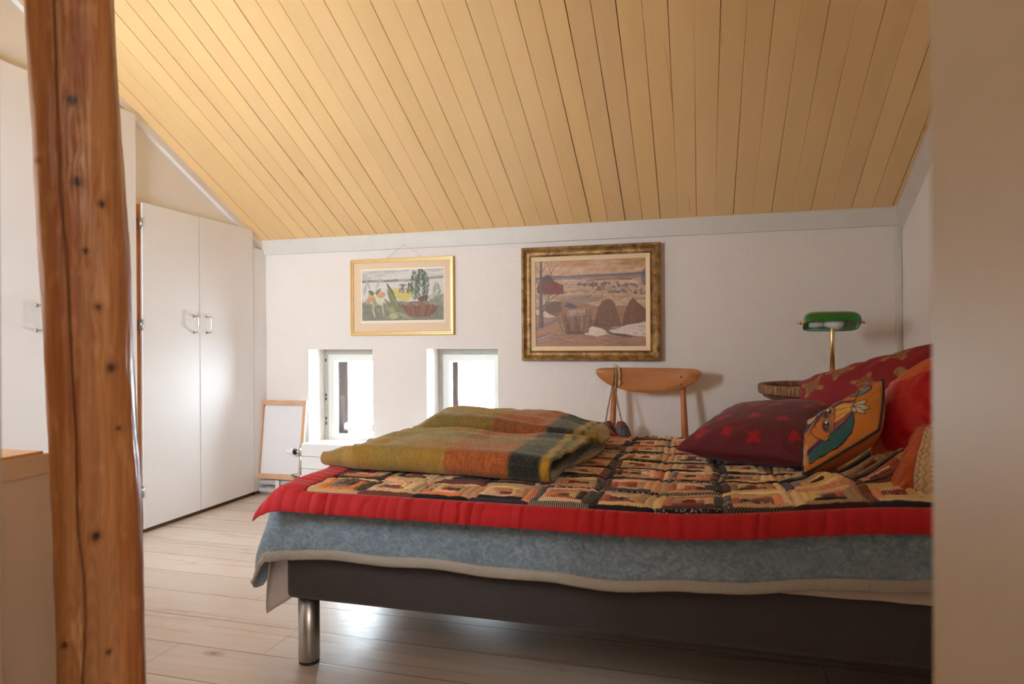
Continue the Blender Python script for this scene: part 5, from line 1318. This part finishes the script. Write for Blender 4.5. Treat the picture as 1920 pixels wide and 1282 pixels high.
# round white disc standing on the sill, roll lying outside the pane
o = MB().lathe((-2.040, 3.645, 0.3005 + 0.0335), [(0, -0.003), (0.030, -0.003), (0.0335, -0.001), (0.0335, 0.003), (0.029, 0.0035), (0.027, 0.001), (0, 0.001)], 40, 'y').build('disc', M('milky_plastic', rgb(226, 230, 228), 0.35), loc=(-2.04, 3.645, 0.3005))
tag(o, 'round white disc standing on the sill of the left window', 'disc')
mb = MB().lathe((-2.168, 3.792, 0.366), [(0, 0.0), (0.024, 0.0), (0.0265, 0.004), (0.0265, 0.28), (0.024, 0.283), (0, 0.283)], 28, 'x')
o = mb.build('roll', M('pale_roll', rgb(206, 190, 178), 0.9), loc=(-2.03, 3.79, 0.36)); tag(o, 'pale rolled draught stopper lying at the bottom of the left window pane', 'draught stopper')

# ------------------------------------------------------------------ daylight and added fill
W = bpy.data.worlds.new('daylight'); SC.world = W; W.use_nodes = True
bg = W.node_tree.nodes['Background']; bg.inputs[0].default_value = (0.80, 0.90, 1.0, 1); bg.inputs[1].default_value = 58

def portal(name, loc, rot, sx, sy):
    l = bpy.data.lights.new(name, 'AREA'); l.shape = 'RECTANGLE'; l.size = sx; l.size_y = sy; l.cycles.is_portal = True
    o = bpy.data.objects.new(name, l); COL.objects.link(o); o.location = loc; o.rotation_euler = rot
    return o
portal('sky_portal', (-2.034, 3.725, 0.57), (-PI / 2, 0, 0), 0.36, 0.56)
portal('sky_portal', (-1.275, 3.725, 0.57), (-PI / 2, 0, 0), 0.36, 0.56)
_f = (-2.42, -1.80, 1.0, 1.65)  # added opening in the front wall, out of view, for fill daylight
portal('sky_portal', ((_f[0] + _f[1]) / 2, 0.19, (_f[2] + _f[3]) / 2), (PI / 2, 0, 0), _f[1] - _f[0], _f[3] - _f[2])

def lamp(name, loc, energy, colour, r=0.12):
    l = bpy.data.lights.new(name, 'POINT'); l.energy = energy; l.color = colour; l.shadow_soft_size = r
    o = bpy.data.objects.new(name, l); COL.objects.link(o); o.location = loc; return o
lamp('landing_fill', (0.38, -0.75, 1.75), 42, (1.0, 0.90, 0.78), 0.22)  # unseen lamp added on the landing to brighten the near side

# ------------------------------------------------------------------ camera
cam = bpy.data.cameras.new('camera'); co = bpy.data.objects.new('camera', cam); COL.objects.link(co)
cam.sensor_fit = 'HORIZONTAL'; cam.sensor_width = 36.0; cam.lens = 23.42; cam.clip_start = 0.02
fw = Vector((-0.2707, 0.9627, -0.0009)); rt = Vector((0.9626, 0.2707, -0.0061)); up = rt.cross(fw).normalized(); rt = fw.cross(up).normalized(); fw.normalize()
co.matrix_world = Matrix(((rt.x, up.x, -fw.x, 0.0), (rt.y, up.y, -fw.y, 0.0), (rt.z, up.z, -fw.z, 0.9), (0, 0, 0, 1)))
cam.dof.use_dof = True; cam.dof.focus_distance = 2.4; cam.dof.aperture_fstop = 4.0; cam.dof.aperture_blades = 0
SC.camera = co

SC.view_settings.view_transform = 'Standard'; SC.view_settings.look = 'None'; SC.view_settings.gamma = 1.0; SC.view_settings.exposure = -0.03
SC.view_settings.use_curve_mapping = False
cy_ = SC.cycles
cy_.max_bounces = 12; cy_.diffuse_bounces = 8; cy_.glossy_bounces = 4; cy_.transparent_max_bounces = 12; cy_.sample_clamp_indirect = 12.0
cy_.use_denoising = True; cy_.caustics_reflective = False; cy_.caustics_refractive = False
